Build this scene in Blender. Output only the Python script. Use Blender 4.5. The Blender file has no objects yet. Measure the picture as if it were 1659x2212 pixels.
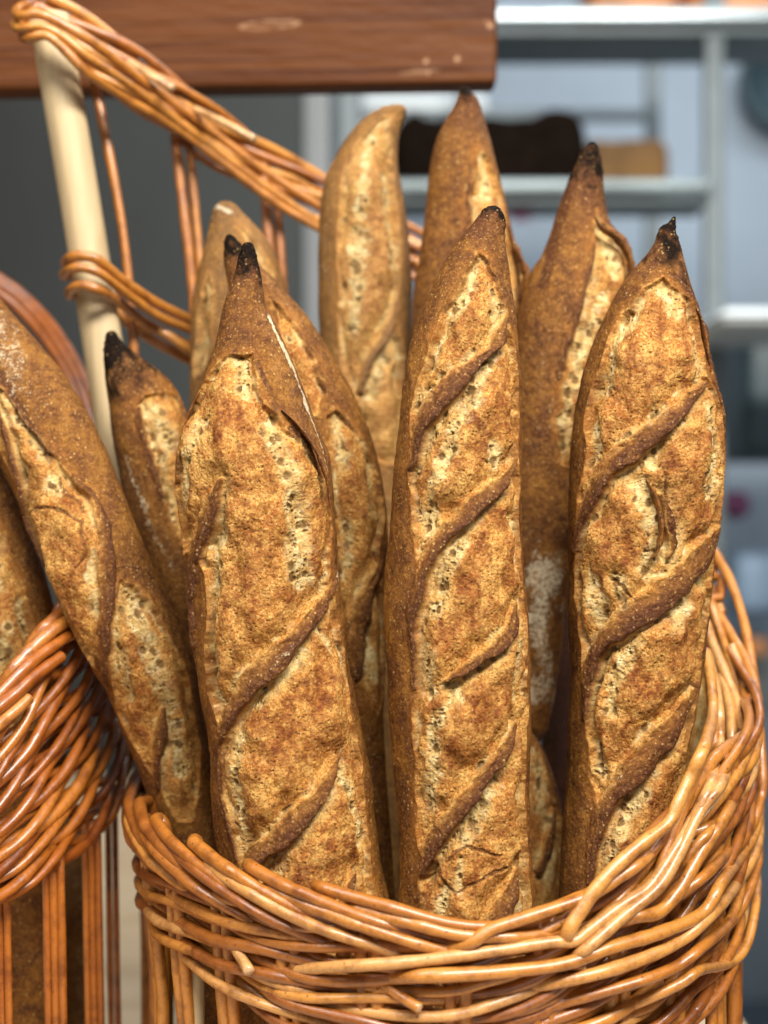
import bpy, math, random
import numpy as np
from mathutils import Vector

# ------------------------------------------------------------------ camera, light, exposure
SC = bpy.context.scene
COL = SC.collection
K = 0.48 / 1659.0            # metres per unit of the tracing grid, per metre of distance

def P(px, py, D):
    """point seen at tracing-grid (px, py) standing D metres in front of the lens"""
    return ((px - 829.5) * K * D, D, (1106.0 - py) * K * D)

cam_d = bpy.data.cameras.new("camera")
cam = bpy.data.objects.new("camera", cam_d); COL.objects.link(cam)
cam.location = (0, 0, 0); cam.rotation_euler = (math.radians(90), 0, 0)
cam_d.sensor_fit = 'HORIZONTAL'; cam_d.sensor_width = 36; cam_d.lens = 75
cam_d.clip_start = 0.02; cam_d.clip_end = 60
cam_d.dof.use_dof = True; cam_d.dof.focus_distance = 0.745; cam_d.dof.aperture_fstop = 6.3
SC.camera = cam

world = bpy.data.worlds.new("World"); SC.world = world; world.use_nodes = True
bg = world.node_tree.nodes["Background"]
bg.inputs[0].default_value = (0.80, 0.88, 1.0, 1); bg.inputs[1].default_value = 0.03

def area(name, loc, target, sx, sy, power, color):
    d = bpy.data.lights.new(name, 'AREA'); d.shape = 'RECTANGLE'; d.size = sx; d.size_y = sy
    d.energy = power; d.color = color
    o = bpy.data.objects.new(name, d); COL.objects.link(o); o.location = loc
    o.rotation_euler = (Vector(target) - Vector(loc)).to_track_quat('-Z', 'Y').to_euler()
    return o
area("ceiling_tube_light", (0.45, -0.35, 1.25), (0, 0.85, 0), 1.3, 0.30, 78, (1.0, 0.965, 0.90))
area("ceiling_tube_light", (-0.75, 0.15, 1.25), (0, 0.85, -0.1), 0.30, 1.3, 17, (1.0, 0.97, 0.93))
area("ceiling_tube_light", (0.9, 2.0, 1.7), (0.6, 2.7, 0), 1.6, 0.5, 24, (0.88, 0.94, 1.0))
area("front_fill_light", (0.2, -1.3, 0.25), (0, 0.85, -0.05), 1.2, 0.8, 5.0, (1.0, 0.98, 0.96))  # fill lamp added behind the camera to lighten the fronts

SC.view_settings.view_transform = 'Standard'; SC.view_settings.look = 'None'
SC.view_settings.exposure = 0.06; SC.view_settings.gamma = 1.0
SC.view_settings.use_curve_mapping = False

# ------------------------------------------------------------------ numeric helpers
def sstep(a, b, x):
    t = np.clip((x - a) / (b - a), 0, 1)
    return t * t * (3 - 2 * t)

def _hash(ix, iy, seed):
    h = (ix.astype(np.int64) * 374761393 + iy.astype(np.int64) * 668265263 + seed * 1442695041) & 0xFFFFFFFF
    h = ((h ^ (h >> 13)) * 1274126177) & 0xFFFFFFFF
    h = (h ^ (h >> 16)) & 0xFFFFFF
    return h.astype(np.float32) / float(0xFFFFFF)

def vnoise(x, y, seed=0):
    ix = np.floor(x); iy = np.floor(y); fx = x - ix; fy = y - iy
    fx = fx * fx * (3 - 2 * fx); fy = fy * fy * (3 - 2 * fy)
    a = _hash(ix, iy, seed); b = _hash(ix + 1, iy, seed)
    c = _hash(ix, iy + 1, seed); d = _hash(ix + 1, iy + 1, seed)
    return ((a * (1 - fx) + b * fx) * (1 - fy) + (c * (1 - fx) + d * fx) * fy) * 2 - 1

def fbm(x, y, seed=0, octv=4, gain=0.5):
    s = 0; a = 1; t = 0
    for i in range(octv):
        s = s + a * vnoise(x * 2 ** i + 17.3 * i, y * 2 ** i - 9.1 * i, seed + i * 7)
        t += a; a *= gain
    return s / t

def worley(x, y, seed=0):
    ix = np.floor(x); iy = np.floor(y)
    f1 = np.full(x.shape, 9.0, np.float32); f2 = f1.copy(); cr = np.zeros_like(f1)
    for dx in (-1, 0, 1):
        for dy in (-1, 0, 1):
            cx = ix + dx; cy = iy + dy
            px = cx + 0.15 + 0.7 * _hash(cx, cy, seed); py = cy + 0.15 + 0.7 * _hash(cx, cy, seed + 91)
            d = np.sqrt((px - x) ** 2 + (py - y) ** 2)
            m = d < f1
            f2 = np.where(m, f1, np.minimum(f2, d)); cr = np.where(m, _hash(cx, cy, seed + 333), cr)
            f1 = np.where(m, d, f1)
    return f1, f2, cr

def catmull(pts, step):
    """smooth resampling of an (n, k) polyline, by arc length in its first columns"""
    p = np.array(pts, float)
    if len(p) == 2:
        n = max(2, int(np.linalg.norm(p[1] - p[0]) / step) + 1)
        t = np.linspace(0, 1, n)[:, None]; return p[0] * (1 - t) + p[1] * t
    q = np.vstack([2 * p[0] - p[1], p, 2 * p[-1] - p[-2]]); out = []
    for i in range(1, len(q) - 2):
        a, b, c, d = q[i - 1], q[i], q[i + 1], q[i + 2]
        n = max(2, int(np.linalg.norm((c - b)[:2] if len(b) > 3 else (c - b)) / step) + 1)
        t = np.linspace(0, 1, n, endpoint=False)[:, None]
        out.append(0.5 * ((2 * b) + (-a + c) * t + (2 * a - 5 * b + 4 * c - d) * t ** 2 + (-a + 3 * b - 3 * c + d) * t ** 3))
    out.append(p[-1:]); return np.vstack(out)

def new_mesh(name, verts, faces, mat, parent=None, attrs=None, smooth=True, origin=None):
    verts = np.asarray(verts, np.float32)
    o0 = np.zeros(3, np.float32) if origin is None else np.asarray(origin, np.float32)
    me = bpy.data.meshes.new(name)
    n = len(verts)
    me.vertices.add(n); me.vertices.foreach_set("co", (verts - o0).ravel())
    if isinstance(faces, np.ndarray):
        k = faces.shape[1]; tot = np.full(len(faces), k, np.int32); flat = faces.ravel()
    else:
        tot = np.array([len(f) for f in faces], np.int32)
        flat = np.array([i for f in faces for i in f], np.int32)
    start = np.concatenate([[0], np.cumsum(tot)[:-1]]).astype(np.int32)
    me.loops.add(len(flat)); me.loops.foreach_set("vertex_index", flat.astype(np.int32))
    me.polygons.add(len(tot)); me.polygons.foreach_set("loop_start", start)
    me.polygons.foreach_set("loop_total", tot)
    me.update(calc_edges=True)
    if smooth: me.polygons.foreach_set("use_smooth", np.ones(len(tot), bool))
    for an, arr in (attrs or {}).items():
        a = me.attributes.new(an, 'FLOAT_COLOR', 'POINT')
        c = np.ones((n, 4), np.float32); c[:, :3] = arr
        a.data.foreach_set("color", c.ravel())
    me.materials.append(mat)
    ob = bpy.data.objects.new(name, me); COL.objects.link(ob)
    ob.location = o0
    if parent:
        ob.parent = parent; ob.location = Vector(o0) - parent.location
    return ob

def empty(name, loc, label, cat, group=None):
    o = bpy.data.objects.new(name, None); COL.objects.link(o); o.location = loc
    o.empty_display_size = 0.02
    tag(o, label, cat, group); return o

def tag(o, label, cat, group=None):
    o['label'] = label; o['category'] = cat
    if group: o['group'] = group
    return o

def box_geo(x0, x1, y0, y1, z0, z1, bev=0.0):
    """box with bevelled long edges, as (verts, faces)"""
    import bmesh
    bm = bmesh.new(); bmesh.ops.create_cube(bm, size=1)
    for v in bm.verts:
        v.co = Vector(((x0 + x1) / 2 + v.co.x * (x1 - x0), (y0 + y1) / 2 + v.co.y * (y1 - y0), (z0 + z1) / 2 + v.co.z * (z1 - z0)))
    if bev: bmesh.ops.bevel(bm, geom=bm.edges[:], offset=bev, segments=3, affect='EDGES', profile=0.6)
    bm.verts.ensure_lookup_table()
    v = [tuple(a.co) for a in bm.verts]; f = [[a.index for a in p.verts] for p in bm.faces]
    bm.free(); return v, f

def box(name, b, mat, parent=None, bev=0.003, origin=None):
    v, f = box_geo(*b, bev=bev)
    return new_mesh(name, v, f, mat, parent, smooth=False, origin=origin)

# ------------------------------------------------------------------ materials
class N:
    def __init__(s, name):
        s.m = bpy.data.materials.new(name); s.m.use_nodes = True
        s.t = s.m.node_tree; s.b = s.t.nodes["Principled BSDF"]
    def n(s, typ, **kw):
        nd = s.t.nodes.new(typ)
        for k, v in kw.items():
            if k.startswith("i_"):
                nd.inputs[k[2:].replace("_", " ")].default_value = v
            else: setattr(nd, k, v)
        return nd
    def l(s, a, b): s.t.links.new(a, b)
    def noise(s, scale, detail=4, rough=0.55, vec=None, dist=0.0):
        nd = s.n("ShaderNodeTexNoise"); nd.inputs["Scale"].default_value = scale
        nd.inputs["Detail"].default_value = detail; nd.inputs["Roughness"].default_value = rough
        nd.inputs["Distortion"].default_value = dist
        if vec is not None: s.l(vec, nd.inputs["Vector"])
        return nd.outputs["Fac"]
    def coord(s, scale=(1, 1, 1)):
        tc = s.n("ShaderNodeTexCoord"); mp = s.n("ShaderNodeMapping")
        mp.inputs["Scale"].default_value = scale; s.l(tc.outputs["Object"], mp.inputs[0]); return mp.outputs[0]
    def ramp(s, fac, stops):
        r = s.n("ShaderNodeValToRGB"); cr = r.color_ramp
        while len(cr.elements) < len(stops): cr.elements.new(0.5)
        for e, (p, c) in zip(cr.elements, stops):
            e.position = p; e.color = (c[0], c[1], c[2], 1) if hasattr(c, '__len__') else (c, c, c, 1)
        s.l(fac, r.inputs[0]); return r.outputs[0]
    def mix(s, fac, a, b, mode='MIX'):
        m = s.n("ShaderNodeMix"); m.data_type = 'RGBA'; m.blend_type = mode
        if hasattr(fac, 'links'): s.l(fac, m.inputs[0])
        else: m.inputs[0].default_value = fac
        for sock, v in ((m.inputs[6], a), (m.inputs[7], b)):
            if hasattr(v, 'links'): s.l(v, sock)
            else: sock.default_value = (v[0], v[1], v[2], 1)
        return m.outputs[2]
    def math(s, op, a, b=0.5):
        m = s.n("ShaderNodeMath"); m.operation = op
        for sock, v in ((m.inputs[0], a), (m.inputs[1], b)):
            if hasattr(v, 'links'): s.l(v, sock)
            else: sock.default_value = v
        return m.outputs[0]
    def attr(s, name):
        a = s.n("ShaderNodeAttribute"); a.attribute_name = name
        sp = s.n("ShaderNodeSeparateColor"); s.l(a.outputs["Color"], sp.inputs[0])
        return sp.outputs[0], sp.outputs[1], sp.outputs[2]
    def bump(s, h, strength, dist, prev=None):
        b = s.n("ShaderNodeBump"); b.inputs["Strength"].default_value = strength
        b.inputs["Distance"].default_value = dist; s.l(h, b.inputs["Height"])
        if prev is not None: s.l(prev, b.inputs["Normal"])
        return b.outputs[0]

def simple(name, col, rough=0.5, metal=0.0, var=0.15, scale=8, bump=0.0, stretch=(1, 1, 1)):
    s = N(name); c = s.coord(stretch); nz = s.noise(scale, 5, 0.6, c)
    lo = [v * (1 - var) for v in col]; hi = [min(1, v * (1 + var)) for v in col]
    s.l(s.ramp(nz, [(0.3, lo), (0.7, hi)]), s.b.inputs["Base Color"])
    s.b.inputs["Roughness"].default_value = rough; s.b.inputs["Metallic"].default_value = metal
    if bump: s.l(s.bump(nz, bump, 0.002), s.b.inputs["Normal"])
    return s.m

def bread_material(name, tint=(1, 1, 1), paler=0.0, seed=0.0):
    s = N(name); c = s.coord()
    off = s.n("ShaderNodeVectorMath"); off.operation = 'ADD'; s.l(c, off.inputs[0]); off.inputs[1].default_value = (seed, seed * 2, -seed)
    v = off.outputs[0]
    crust, pale, hole = s.attr("crumb"); dark, char, flour = s.attr("bake")
    big = s.noise(55, 6, 0.62, v, 0.6); mid = s.noise(260, 5, 0.65, v, 0.4); fine = s.noise(1300, 3, 0.6, v)
    # torn, toasted crumb surface inside the slashes
    toast, orange, _t = s.attr("tone")
    golden = s.ramp(big, [(0.38, (0.72, 0.46, 0.155)), (0.49, (0.58, 0.305, 0.068)), (0.59, (0.36, 0.130, 0.020))])
    dapple = s.ramp(mid, [(0.38, (0.70, 0.45, 0.17)), (0.50, (0.56, 0.270, 0.070)), (0.60, (0.33, 0.100, 0.019))])
    opn = s.mix(0.5, golden, dapple)
    crisp = s.noise(850, 5, 0.72, v, 0.5)
    opn = s.mix(s.ramp(crisp, [(0.42, 0.75), (0.50, 0.0)]), opn, (0.30, 0.100, 0.016))
    opn = s.mix(s.ramp(crisp, [(0.52, 0.0), (0.62, 0.5)]), opn, (0.80, 0.58, 0.27))
    tst = s.ramp(mid, [(0.38, (0.46, 0.205, 0.045)), (0.50, (0.30, 0.105, 0.019)), (0.60, (0.16, 0.045, 0.010))])
    opn = s.mix(toast, opn, tst)
    pl = s.ramp(mid, [(0.34, (0.54, 0.35, 0.135)), (0.50, (0.68, 0.515, 0.26)), (0.64, (0.82, 0.70, 0.46))])
    opn = s.mix(pale, opn, pl)
    opn = s.mix(hole, opn, (0.20, 0.115, 0.040))  # pits: crumb tan, darkened further to paint shade into their depth
    # outer crust
    cr = s.ramp(s.mix(0.5, big, mid), [(0.40, (0.34, 0.155, 0.025)), (0.50, (0.19, 0.076, 0.011)), (0.60, (0.085, 0.029, 0.006))])
    cr = s.mix(orange, cr, (0.44, 0.175, 0.030))
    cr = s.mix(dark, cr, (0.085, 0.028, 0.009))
    cr = s.mix(s.ramp(fine, [(0.40, 0.0), (0.62, 0.55)]), cr, (0.11, 0.032, 0.010))
    cr = s.mix(s.ramp(s.noise(700, 3, 0.6, v), [(0.52, 0.0), (0.70, 0.5)]), cr, (0.50, 0.25, 0.075))
    opn = s.mix(s.math('MULTIPLY', s.ramp(s.noise(560, 4, 0.7, v), [(0.48, 0.0), (0.62, 0.8)]), s.math('ADD', toast, 0.2)), opn, (0.19, 0.050, 0.011))
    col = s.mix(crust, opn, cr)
    # bran and semolina grains baked on the crust
    vo = s.n("ShaderNodeTexVoronoi"); vo.inputs["Scale"].default_value = 620; s.l(v, vo.inputs["Vector"])
    sp = s.n("ShaderNodeSeparateColor"); s.l(vo.outputs["Color"], sp.inputs[0])
    grain = s.math('MULTIPLY', s.math('LESS_THAN', vo.outputs["Distance"], 0.34), s.math('GREATER_THAN', sp.outputs[0], 0.78))
    gm = s.math('MULTIPLY', grain, s.math('MULTIPLY_ADD', crust, 0.62))
    m3 = s.t.nodes[-1]
    col = s.mix(s.math('MULTIPLY', s.math('MULTIPLY', gm, sp.outputs[2]), 0.6), col, (0.62, 0.43, 0.20))
    dk = s.math('MULTIPLY', s.math('LESS_THAN', vo.outputs["Distance"], 0.30), s.math('LESS_THAN', sp.outputs[1], 0.13))
    col = s.mix(s.math('MULTIPLY', dk, 0.6), col, (0.10, 0.035, 0.012))
    if paler: col = s.mix(paler, col, (0.42, 0.27, 0.125))
    # scorched tip
    cn = s.math('MULTIPLY', char, s.math('SUBTRACT', 1.0, s.math('MULTIPLY', grain, 0.55)))
    col = s.mix(cn, col, (0.006, 0.0055, 0.006))
    dust = s.mix(0.5, fine, s.noise(420, 5, 0.7, v))
    fl = s.ramp(s.math('ADD', s.math('MULTIPLY', flour, 0.8), s.math('MULTIPLY', s.math('SUBTRACT', dust, 0.5), 2.6)), [(0.50, 0.0), (0.78, 0.92)])
    col = s.mix(fl, col, (0.72, 0.65, 0.55))
    tn = s.mix(1.0, col, tint, 'MULTIPLY')
    s.l(tn, s.b.inputs["Base Color"])
    s.l(s.ramp(mid, [(0.3, 0.36), (0.7, 0.66)]), s.b.inputs["Roughness"])
    s.l(s.math("SUBTRACT", 0.26, s.math("MULTIPLY", char, 0.22)), s.b.inputs["Specular IOR Level"])
    s.b.inputs["Subsurface Weight"].default_value = 0.0
    b1 = s.bump(mid, 0.65, 0.0020); b2 = s.bump(crisp, 0.75, 0.0013, b1); b3 = s.bump(grain, 0.35, 0.0004, b2)
    s.l(b3, s.b.inputs["Normal"])
    return s.m

def wicker_material(name, tint=(1, 1, 1)):
    s = N(name); rnd, along, cut = s.attr("rod"); c = s.coord()
    nz = s.noise(75, 6, 0.7, c); fine = s.noise(520, 5, 0.7, c)
    base = s.ramp(rnd, [(0.0, (0.24, 0.068, 0.009)), (0.35, (0.40, 0.138, 0.018)), (0.75, (0.55, 0.235, 0.042)), (1.0, (0.62, 0.38, 0.17))])
    shade = s.ramp(nz, [(0.34, (0.52, 0.42, 0.34)), (0.54, (1.08, 1.08, 1.08))])
    col = s.mix(1.0, base, shade, 'MULTIPLY')
    vo = s.n("ShaderNodeTexVoronoi"); vo.inputs["Scale"].default_value = 150; s.l(c, vo.inputs["Vector"])
    dots = s.math('LESS_THAN', vo.outputs["Distance"], 0.10)
    col = s.mix(s.math('MULTIPLY', dots, 0.7), col, (0.13, 0.035, 0.012))
    col = s.mix(s.ramp(fine, [(0.52, 0.0), (0.70, 0.5)]), col, (0.20, 0.06, 0.015))
    col = s.mix(cut, col, (0.55, 0.36, 0.20))
    s.l(s.mix(1.0, col, tint, 'MULTIPLY'), s.b.inputs["Base Color"])
    s.l(s.ramp(fine, [(0.3, 0.26), (0.7, 0.44)]), s.b.inputs["Roughness"])
    s.b.inputs["Coat Weight"].default_value = 0.7; s.b.inputs["Coat Roughness"].default_value = 0.22
    s.l(s.bump(s.mix(0.5, nz, fine), 0.6, 0.0014), s.b.inputs["Normal"])
    return s.m

def board_material():
    s = N("varnished_board"); c = s.coord((0.28, 1.0, 24.0)); sc_, _a, _b = s.attr("worn")
    nz = s.noise(6, 8, 0.65, c, 0.5); c2 = s.coord((6, 6, 220)); fine = s.noise(6, 4, 0.6, c2)
    col = s.ramp(nz, [(0.30, (0.015, 0.004, 0.0015)), (0.45, (0.070, 0.021, 0.005)), (0.54, (0.120, 0.040, 0.010)), (0.66, (0.036, 0.010, 0.003))])
    col = s.mix(s.ramp(fine, [(0.42, 0.0), (0.72, 0.5)]), col, (0.10, 0.028, 0.008))
    col = s.mix(sc_, col, (0.42, 0.24, 0.13))
    s.l(col, s.b.inputs["Base Color"]); s.b.inputs["Roughness"].default_value = 0.5
    s.b.inputs["Specular IOR Level"].default_value = 0.12
    s.l(s.bump(fine, 0.08, 0.0005), s.b.inputs["Normal"]); return s.m

def raw_wood(name, a, b, stretch):
    s = N(name); c = s.coord(stretch); nz = s.noise(14, 7, 0.6, c, 0.8)
    s.l(s.ramp(nz, [(0.3, a), (0.7, b)]), s.b.inputs["Base Color"]); s.b.inputs["Roughness"].default_value = 0.6
    s.l(s.bump(nz, 0.25, 0.001), s.b.inputs["Normal"]); return s.m

M_BREAD = [bread_material("baked_crust", (0.97, 0.895, 0.69), seed=0.0), bread_material("baked_crust_warm", (0.94, 0.86, 0.65), 0.0, 0.37),
           bread_material("baked_crust_pale", (0.90, 0.86, 0.70), 0.22, 0.71), bread_material("baked_crust_shaded", (0.30, 0.20, 0.14), 0.0, 0.93)]  # last one is bread tinted dark as painted shade between loaves
M_WICK = wicker_material("varnished_willow"); M_WICK2 = wicker_material("varnished_willow_dark", (0.84, 0.68, 0.52))
M_BOARD = board_material()
M_DOWEL = raw_wood("bare_dowel_wood", (0.42, 0.30, 0.155), (0.62, 0.48, 0.28), (3, 3, 0.35))
M_TABLE = raw_wood("pale_table_wood", (0.50, 0.36, 0.21), (0.68, 0.53, 0.35), (0.25, 2.0, 1))
M_STEEL = simple("brushed_steel", (0.36, 0.41, 0.43), 0.30, 0.9, 0.12, 20, 0.1, (1, 1, 12))
M_STEELD = simple("painted_steel", (0.15, 0.18, 0.19), 0.5, 0.2, 0.15, 12)
M_STEELG = simple("dull_grey_steel", (0.20, 0.24, 0.245), 0.42, 0.7, 0.3, 9)
M_WALL = simple("blue_grey_wall", (0.44, 0.53, 0.62), 0.7, 0, 0.18, 1.5)
M_GREY = simple("grey_laminate", (0.019, 0.024, 0.023), 0.7, 0, 0.5, 2.2, 0, (1, 1, 0.5))
M_GREYL = simple("grey_laminate_edge", (0.16, 0.175, 0.18), 0.45, 0, 0.15, 3)
M_TEAL = simple("dark_teal_plastic", (0.05, 0.085, 0.10), 0.4, 0, 0.3, 4)
M_FLOOR = simple("grey_floor", (0.20, 0.25, 0.30), 0.4, 0, 0.2, 3)
M_BURNT = simple("dark_rye_crust", (0.010, 0.006, 0.004), 1.0, 0, 0.4, 30, 0.4)
M_BURNT.node_tree.nodes["Principled BSDF"].inputs["Specular IOR Level"].default_value = 0.05
M_AMBER = simple("amber_crust", (0.17, 0.085, 0.022), 0.8, 0, 0.5, 12, 0.4)
M_ORANGE = simple("golden_pastry_crust", (0.62, 0.27, 0.10), 0.5, 0, 0.3, 18, 0.3)
M_WHITE = simple("white_enamel", (0.75, 0.80, 0.80), 0.25, 0, 0.05, 4)
M_CLOTHS = [simple("mauve_plastic", (0.16, 0.05, 0.12), 0.5), simple("blue_plastic", (0.28, 0.40, 0.55), 0.5)]

# ------------------------------------------------------------------ the setting
def structure(o): o['kind'] = 'structure'; return o
structure(box("floor", (-3, 4, -1.5, 4.2, -1.15, -1.10), M_FLOOR, bev=0))
structure(box("back_wall", (-3, 4, 3.6, 3.7, -1.10, 2.4), M_WALL, bev=0))

# table the baskets stand on
TZ = -0.36
tb = empty("table", (-0.45, 1.1, -1.10), "pale wooden table under both wicker baskets", "table")
box("tabletop", (-1.3, 0.255, 0.45, 2.2, TZ - 0.035, TZ), M_TABLE, tb)
for x in (-1.2, 0.18):
    for y in (0.55, 2.1):
        box("leg", (x - 0.03, x + 0.03, y - 0.03, y + 0.03, -1.10, TZ - 0.035), M_TABLE, tb)

# grey cabinet behind the baskets
cb = empty("grey_cabinet", (-0.9, 2.3, -1.10), "matt dark grey cabinet standing behind the baskets on the left", "cabinet")
xr = (655 - 829.5) * K * 2.22
box("cabinet_body", (-1.8, xr, 2.22, 2.9, -1.10, 0.80), M_GREY, cb, 0.004)
box("side_trim", (xr, xr + 0.036, 2.23, 2.88, -1.10, 0.80), M_GREYL, cb, 0.002)

# varnished board above the baskets
def board():
    xl, xr_ = -0.34, (1077 - 829.5) * K * 1.06
    nx, nz = 420, 120
    z0, z1 = (1106 - 166) * K * 1.06, 0.42
    xs = np.linspace(xl, xr_, nx); zs = np.linspace(z0, z1, nz)
    X, Z = np.meshgrid(xs, zs, indexing='ij')
    rr = 0.0045
    dx = np.clip(X - (xr_ - rr), 0, rr); dz = np.clip((z0 + rr) - Z, 0, rr)
    # rounded lower right corner and softened lower edge
    d = np.sqrt(dx ** 2 + dz ** 2); f = np.where(d > rr, rr / np.maximum(d, 1e-6), 1)
    X2 = np.where(dx > 0, (xr_ - rr) + dx * f, X); Z2 = np.where(dz > 0, (z0 + rr) - dz * f, Z)
    Y = 1.075 - 0.10 * (X2 - xr_) * 0.55 + 0.0025 * sstep(0.6, 1.0, d / rr) + 0.0004 * fbm(X * 60, Z * 200, 5)
    pxx = X2 / (K * 1.08) + 829.5; pyy = 1106 - Z2 / (K * 1.08)
    def lens(cx, cy, a, b, rot):
        u = (pxx - cx) * math.cos(rot) + (pyy - cy) * math.sin(rot); v = -(pxx - cx) * math.sin(rot) + (pyy - cy) * math.cos(rot)
        return (u / a) ** 2 + (v / b) ** 2
    w = np.zeros_like(X)
    e = lens(582, 50, 66, 9, -0.05); w = np.maximum(w, sstep(1.25, 0.85, e) * (0.12 + 0.75 * sstep(0.45, 0.9, e)) * (0.7 + 0.3 * fbm(pxx / 9, pyy / 4, 3)))
    for cx, cy, r in ((920, 134, 5), (987, 131, 6), (1058, 60, 6), (1050, 52, 3), (925, 160, 3)):
        w = np.maximum(w, sstep(1.5, 0.6, lens(cx, cy, r, r, 0)) * 0.8)
    w = np.maximum(w, sstep(1.3, 0.3, lens(905, 157, 45, 3.5, -0.05)) * 0.5)
    # worn arris on the right end
    w = np.maximum(w, sstep(4.0, 0.0, 1080 - pxx) * 0.6 * sstep(-0.2, 0.4, fbm(pxx / 10, pyy / 25, 8)))
    vf = np.stack([X2, Y, Z2], -1).reshape(-1, 3); vb = vf.copy(); vb[:, 1] += 0.022
    idx = np.arange(nx * nz).reshape(nx, nz)
    q = lambda a: np.stack([a[:-1, :-1], a[1:, :-1], a[1:, 1:], a[:-1, 1:]], -1).reshape(-1, 4)
    F = [q(idx), q(idx + nx * nz)[:, ::-1]]
    bd = np.concatenate([idx[:, 0], idx[-1, 1:], idx[::-1, -1][1:], idx[0, ::-1][1:]])
    F.append(np.stack([bd[:-1], bd[:-1] + nx * nz, bd[1:] + nx * nz, bd[1:]], -1))
    at = np.zeros((2 * nx * nz, 3)); at[:nx * nz, 0] = w.reshape(-1)
    o = new_mesh("wooden_board", np.vstack([vf, vb]), np.vstack(F), M_BOARD, attrs={"worn": at}, smooth=False, origin=(0, 1.1, z0))
    tag(o, "thick red brown varnished board with a pale scratch, across the top", "board")
board()

# ------------------------------------------------------------------ rack and things far behind (blurred by the lens)
DR = 2.3
def R(px, D=DR): return (px - 829.5) * K * D
def Zp(py, D=DR): return (1106 - py) * K * D
rack = empty("steel_rack", (R(1300), 2.5, -1.10), "tall steel baker's rack with shelves, blurred behind the loaves", "rack")
for px, y in ((1541, 2.30), (1541, 2.82), (752, 2.30), (752, 2.82)):
    box("post", (R(px) - 0.014, R(px) + 0.014, y - 0.012, y + 0.012, -1.10, 1.0), M_STEELD, rack)
def shelf(py, x0, x1, y1=2.39, y0=2.27):
    z = Zp(py, y0)
    box("shelf", (R(x0), R(x1), y0 + 0.012, y1, z - 0.030, z - 0.018), M_STEELD, rack, 0.001)
    s_ = box("shelf_lip", (R(x0), R(x1), y0 - 0.012, y0 + 0.012, z - 0.018, z), M_STEEL if py < 100 else M_STEELG, rack, 0.005)
shelf(22, 745, 1900, 2.44); shelf(390, 745, 1528); shelf(905, 745, 1528); shelf(1500, 745, 1528)
box("cross_bar", (R(752), R(1541), 2.81, 2.83, Zp(255, 2.8), Zp(232, 2.8)), M_STEELD, rack)
box("hanging_bracket", (R(1018), R(1052), 2.78, 2.79, Zp(245, 2.8), Zp(130, 2.8)), M_STEELD, rack)
rk2 = empty("side_rack", (R(1800, 2.0), 2.0, -1.10), "white enamelled side shelf with rounded end at the right edge", "shelf")
box("shelf", (R(1558, 2.0), R(2100, 2.0), 2.0, 2.3, Zp(700, 2.0), Zp(662, 2.0)), M_WHITE, rk2, 0.014)
box("post", (R(1950, 2.0), R(1990, 2.0), 2.25, 2.29, -1.10, Zp(700, 2.0)), M_STEEL, rk2)
tag(box("storage_bin", (R(1582, 2.6), R(2000, 2.6), 2.5, 2.9, Zp(990, 2.6), Zp(735, 2.6)), M_TEAL, bev=0.02), "dark teal plastic bin under the white side shelf", "bin")
tag(box("storage_box", (R(1575, 2.5), R(1625, 2.5), 2.5, 2.7, Zp(1120, 2.5), Zp(1060, 2.5)), M_CLOTHS[0], bev=0.02), "small dark mauve box near the right edge, below the teal bin", "box")
tag(box("storage_tub", (R(1590, 2.6), R(1700, 2.6), 2.6, 2.8, Zp(1330, 2.6), Zp(1190, 2.6)), M_CLOTHS[1], bev=0.03), "pale blue tub right of the front basket", "tub")

def lump(name, x0, x1, y0, y1, z0, z1, mat, label, cat, seed, bumps=0.02, group=None):
    n, m = 90, 48
    u = np.linspace(-1, 1, n); a = np.linspace(-math.pi, math.pi, m, endpoint=False)
    U, A = np.meshgrid(u, a, indexing='ij')
    prof = (1 - np.abs(U) ** 9) ** 0.5
    ca, sa = np.cos(A), np.sin(A)
    sup = lambda t: np.sign(t) * np.abs(t) ** 0.45
    rr = 1 + bumps * 6 * fbm(U * 5, A * 1.5, seed) * 0.5
    X = (x0 + x1) / 2 + U * (x1 - x0) / 2
    Y = (y0 + y1) / 2 + sup(ca) * (y1 - y0) / 2 * prof * rr
    Zm = z0 + (z1 - z0) * 0.5
    Z = np.maximum(Zm + sup(sa) * (z1 - z0) / 2 * prof * rr + bumps * fbm(X * 28, A, seed + 3) * (sa > 0), z0)
    vs = np.stack([X, Y, Z], -1).reshape(-1, 3); idx = np.arange(n * m).reshape(n, m); nx = np.roll(idx, -1, 1)
    F = np.stack([idx[:-1], idx[1:], nx[1:], nx[:-1]], -1).reshape(-1, 4)
    return tag(new_mesh(name, vs, F, mat, origin=((x0 + x1) / 2, (y0 + y1) / 2, z0)), label, cat, group)
zs2 = Zp(390, 2.27)
lump("dark_loaf", R(845), R(1275), 2.30, 2.38, zs2 - .006, Zp(240), M_BURNT, "nearly black burnt looking loaf on the middle rack shelf", "bread", 4, 0.016)
lump("brown_loaf", R(1262), R(1452), 2.30, 2.38, zs2 - .006, Zp(296), M_AMBER, "amber brown loaf at the right end of the middle rack shelf", "bread", 9, 0.012)
zs1 = Zp(22, 2.27)
lump("golden_pastry", R(1265), R(1480), 2.30, 2.5, zs1, zs1 + 0.07, M_ORANGE, "golden pastry on the top rack shelf, the nearer the middle of the picture", "pastry", 14, 0.01, "pastries on the top shelf")
lump("golden_pastry", R(1485), R(1700), 2.30, 2.5, zs1, zs1 + 0.07, M_ORANGE, "golden pastry on the top rack shelf, at the very right edge", "pastry", 15, 0.01, "pastries on the top shelf")
tag(box("price_card", (R(1108), R(1150), 2.32, 2.33, Zp(470), Zp(425)), M_CLOTHS[0], bev=.001), "small purple card hanging under the middle rack shelf", "card")
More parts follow.
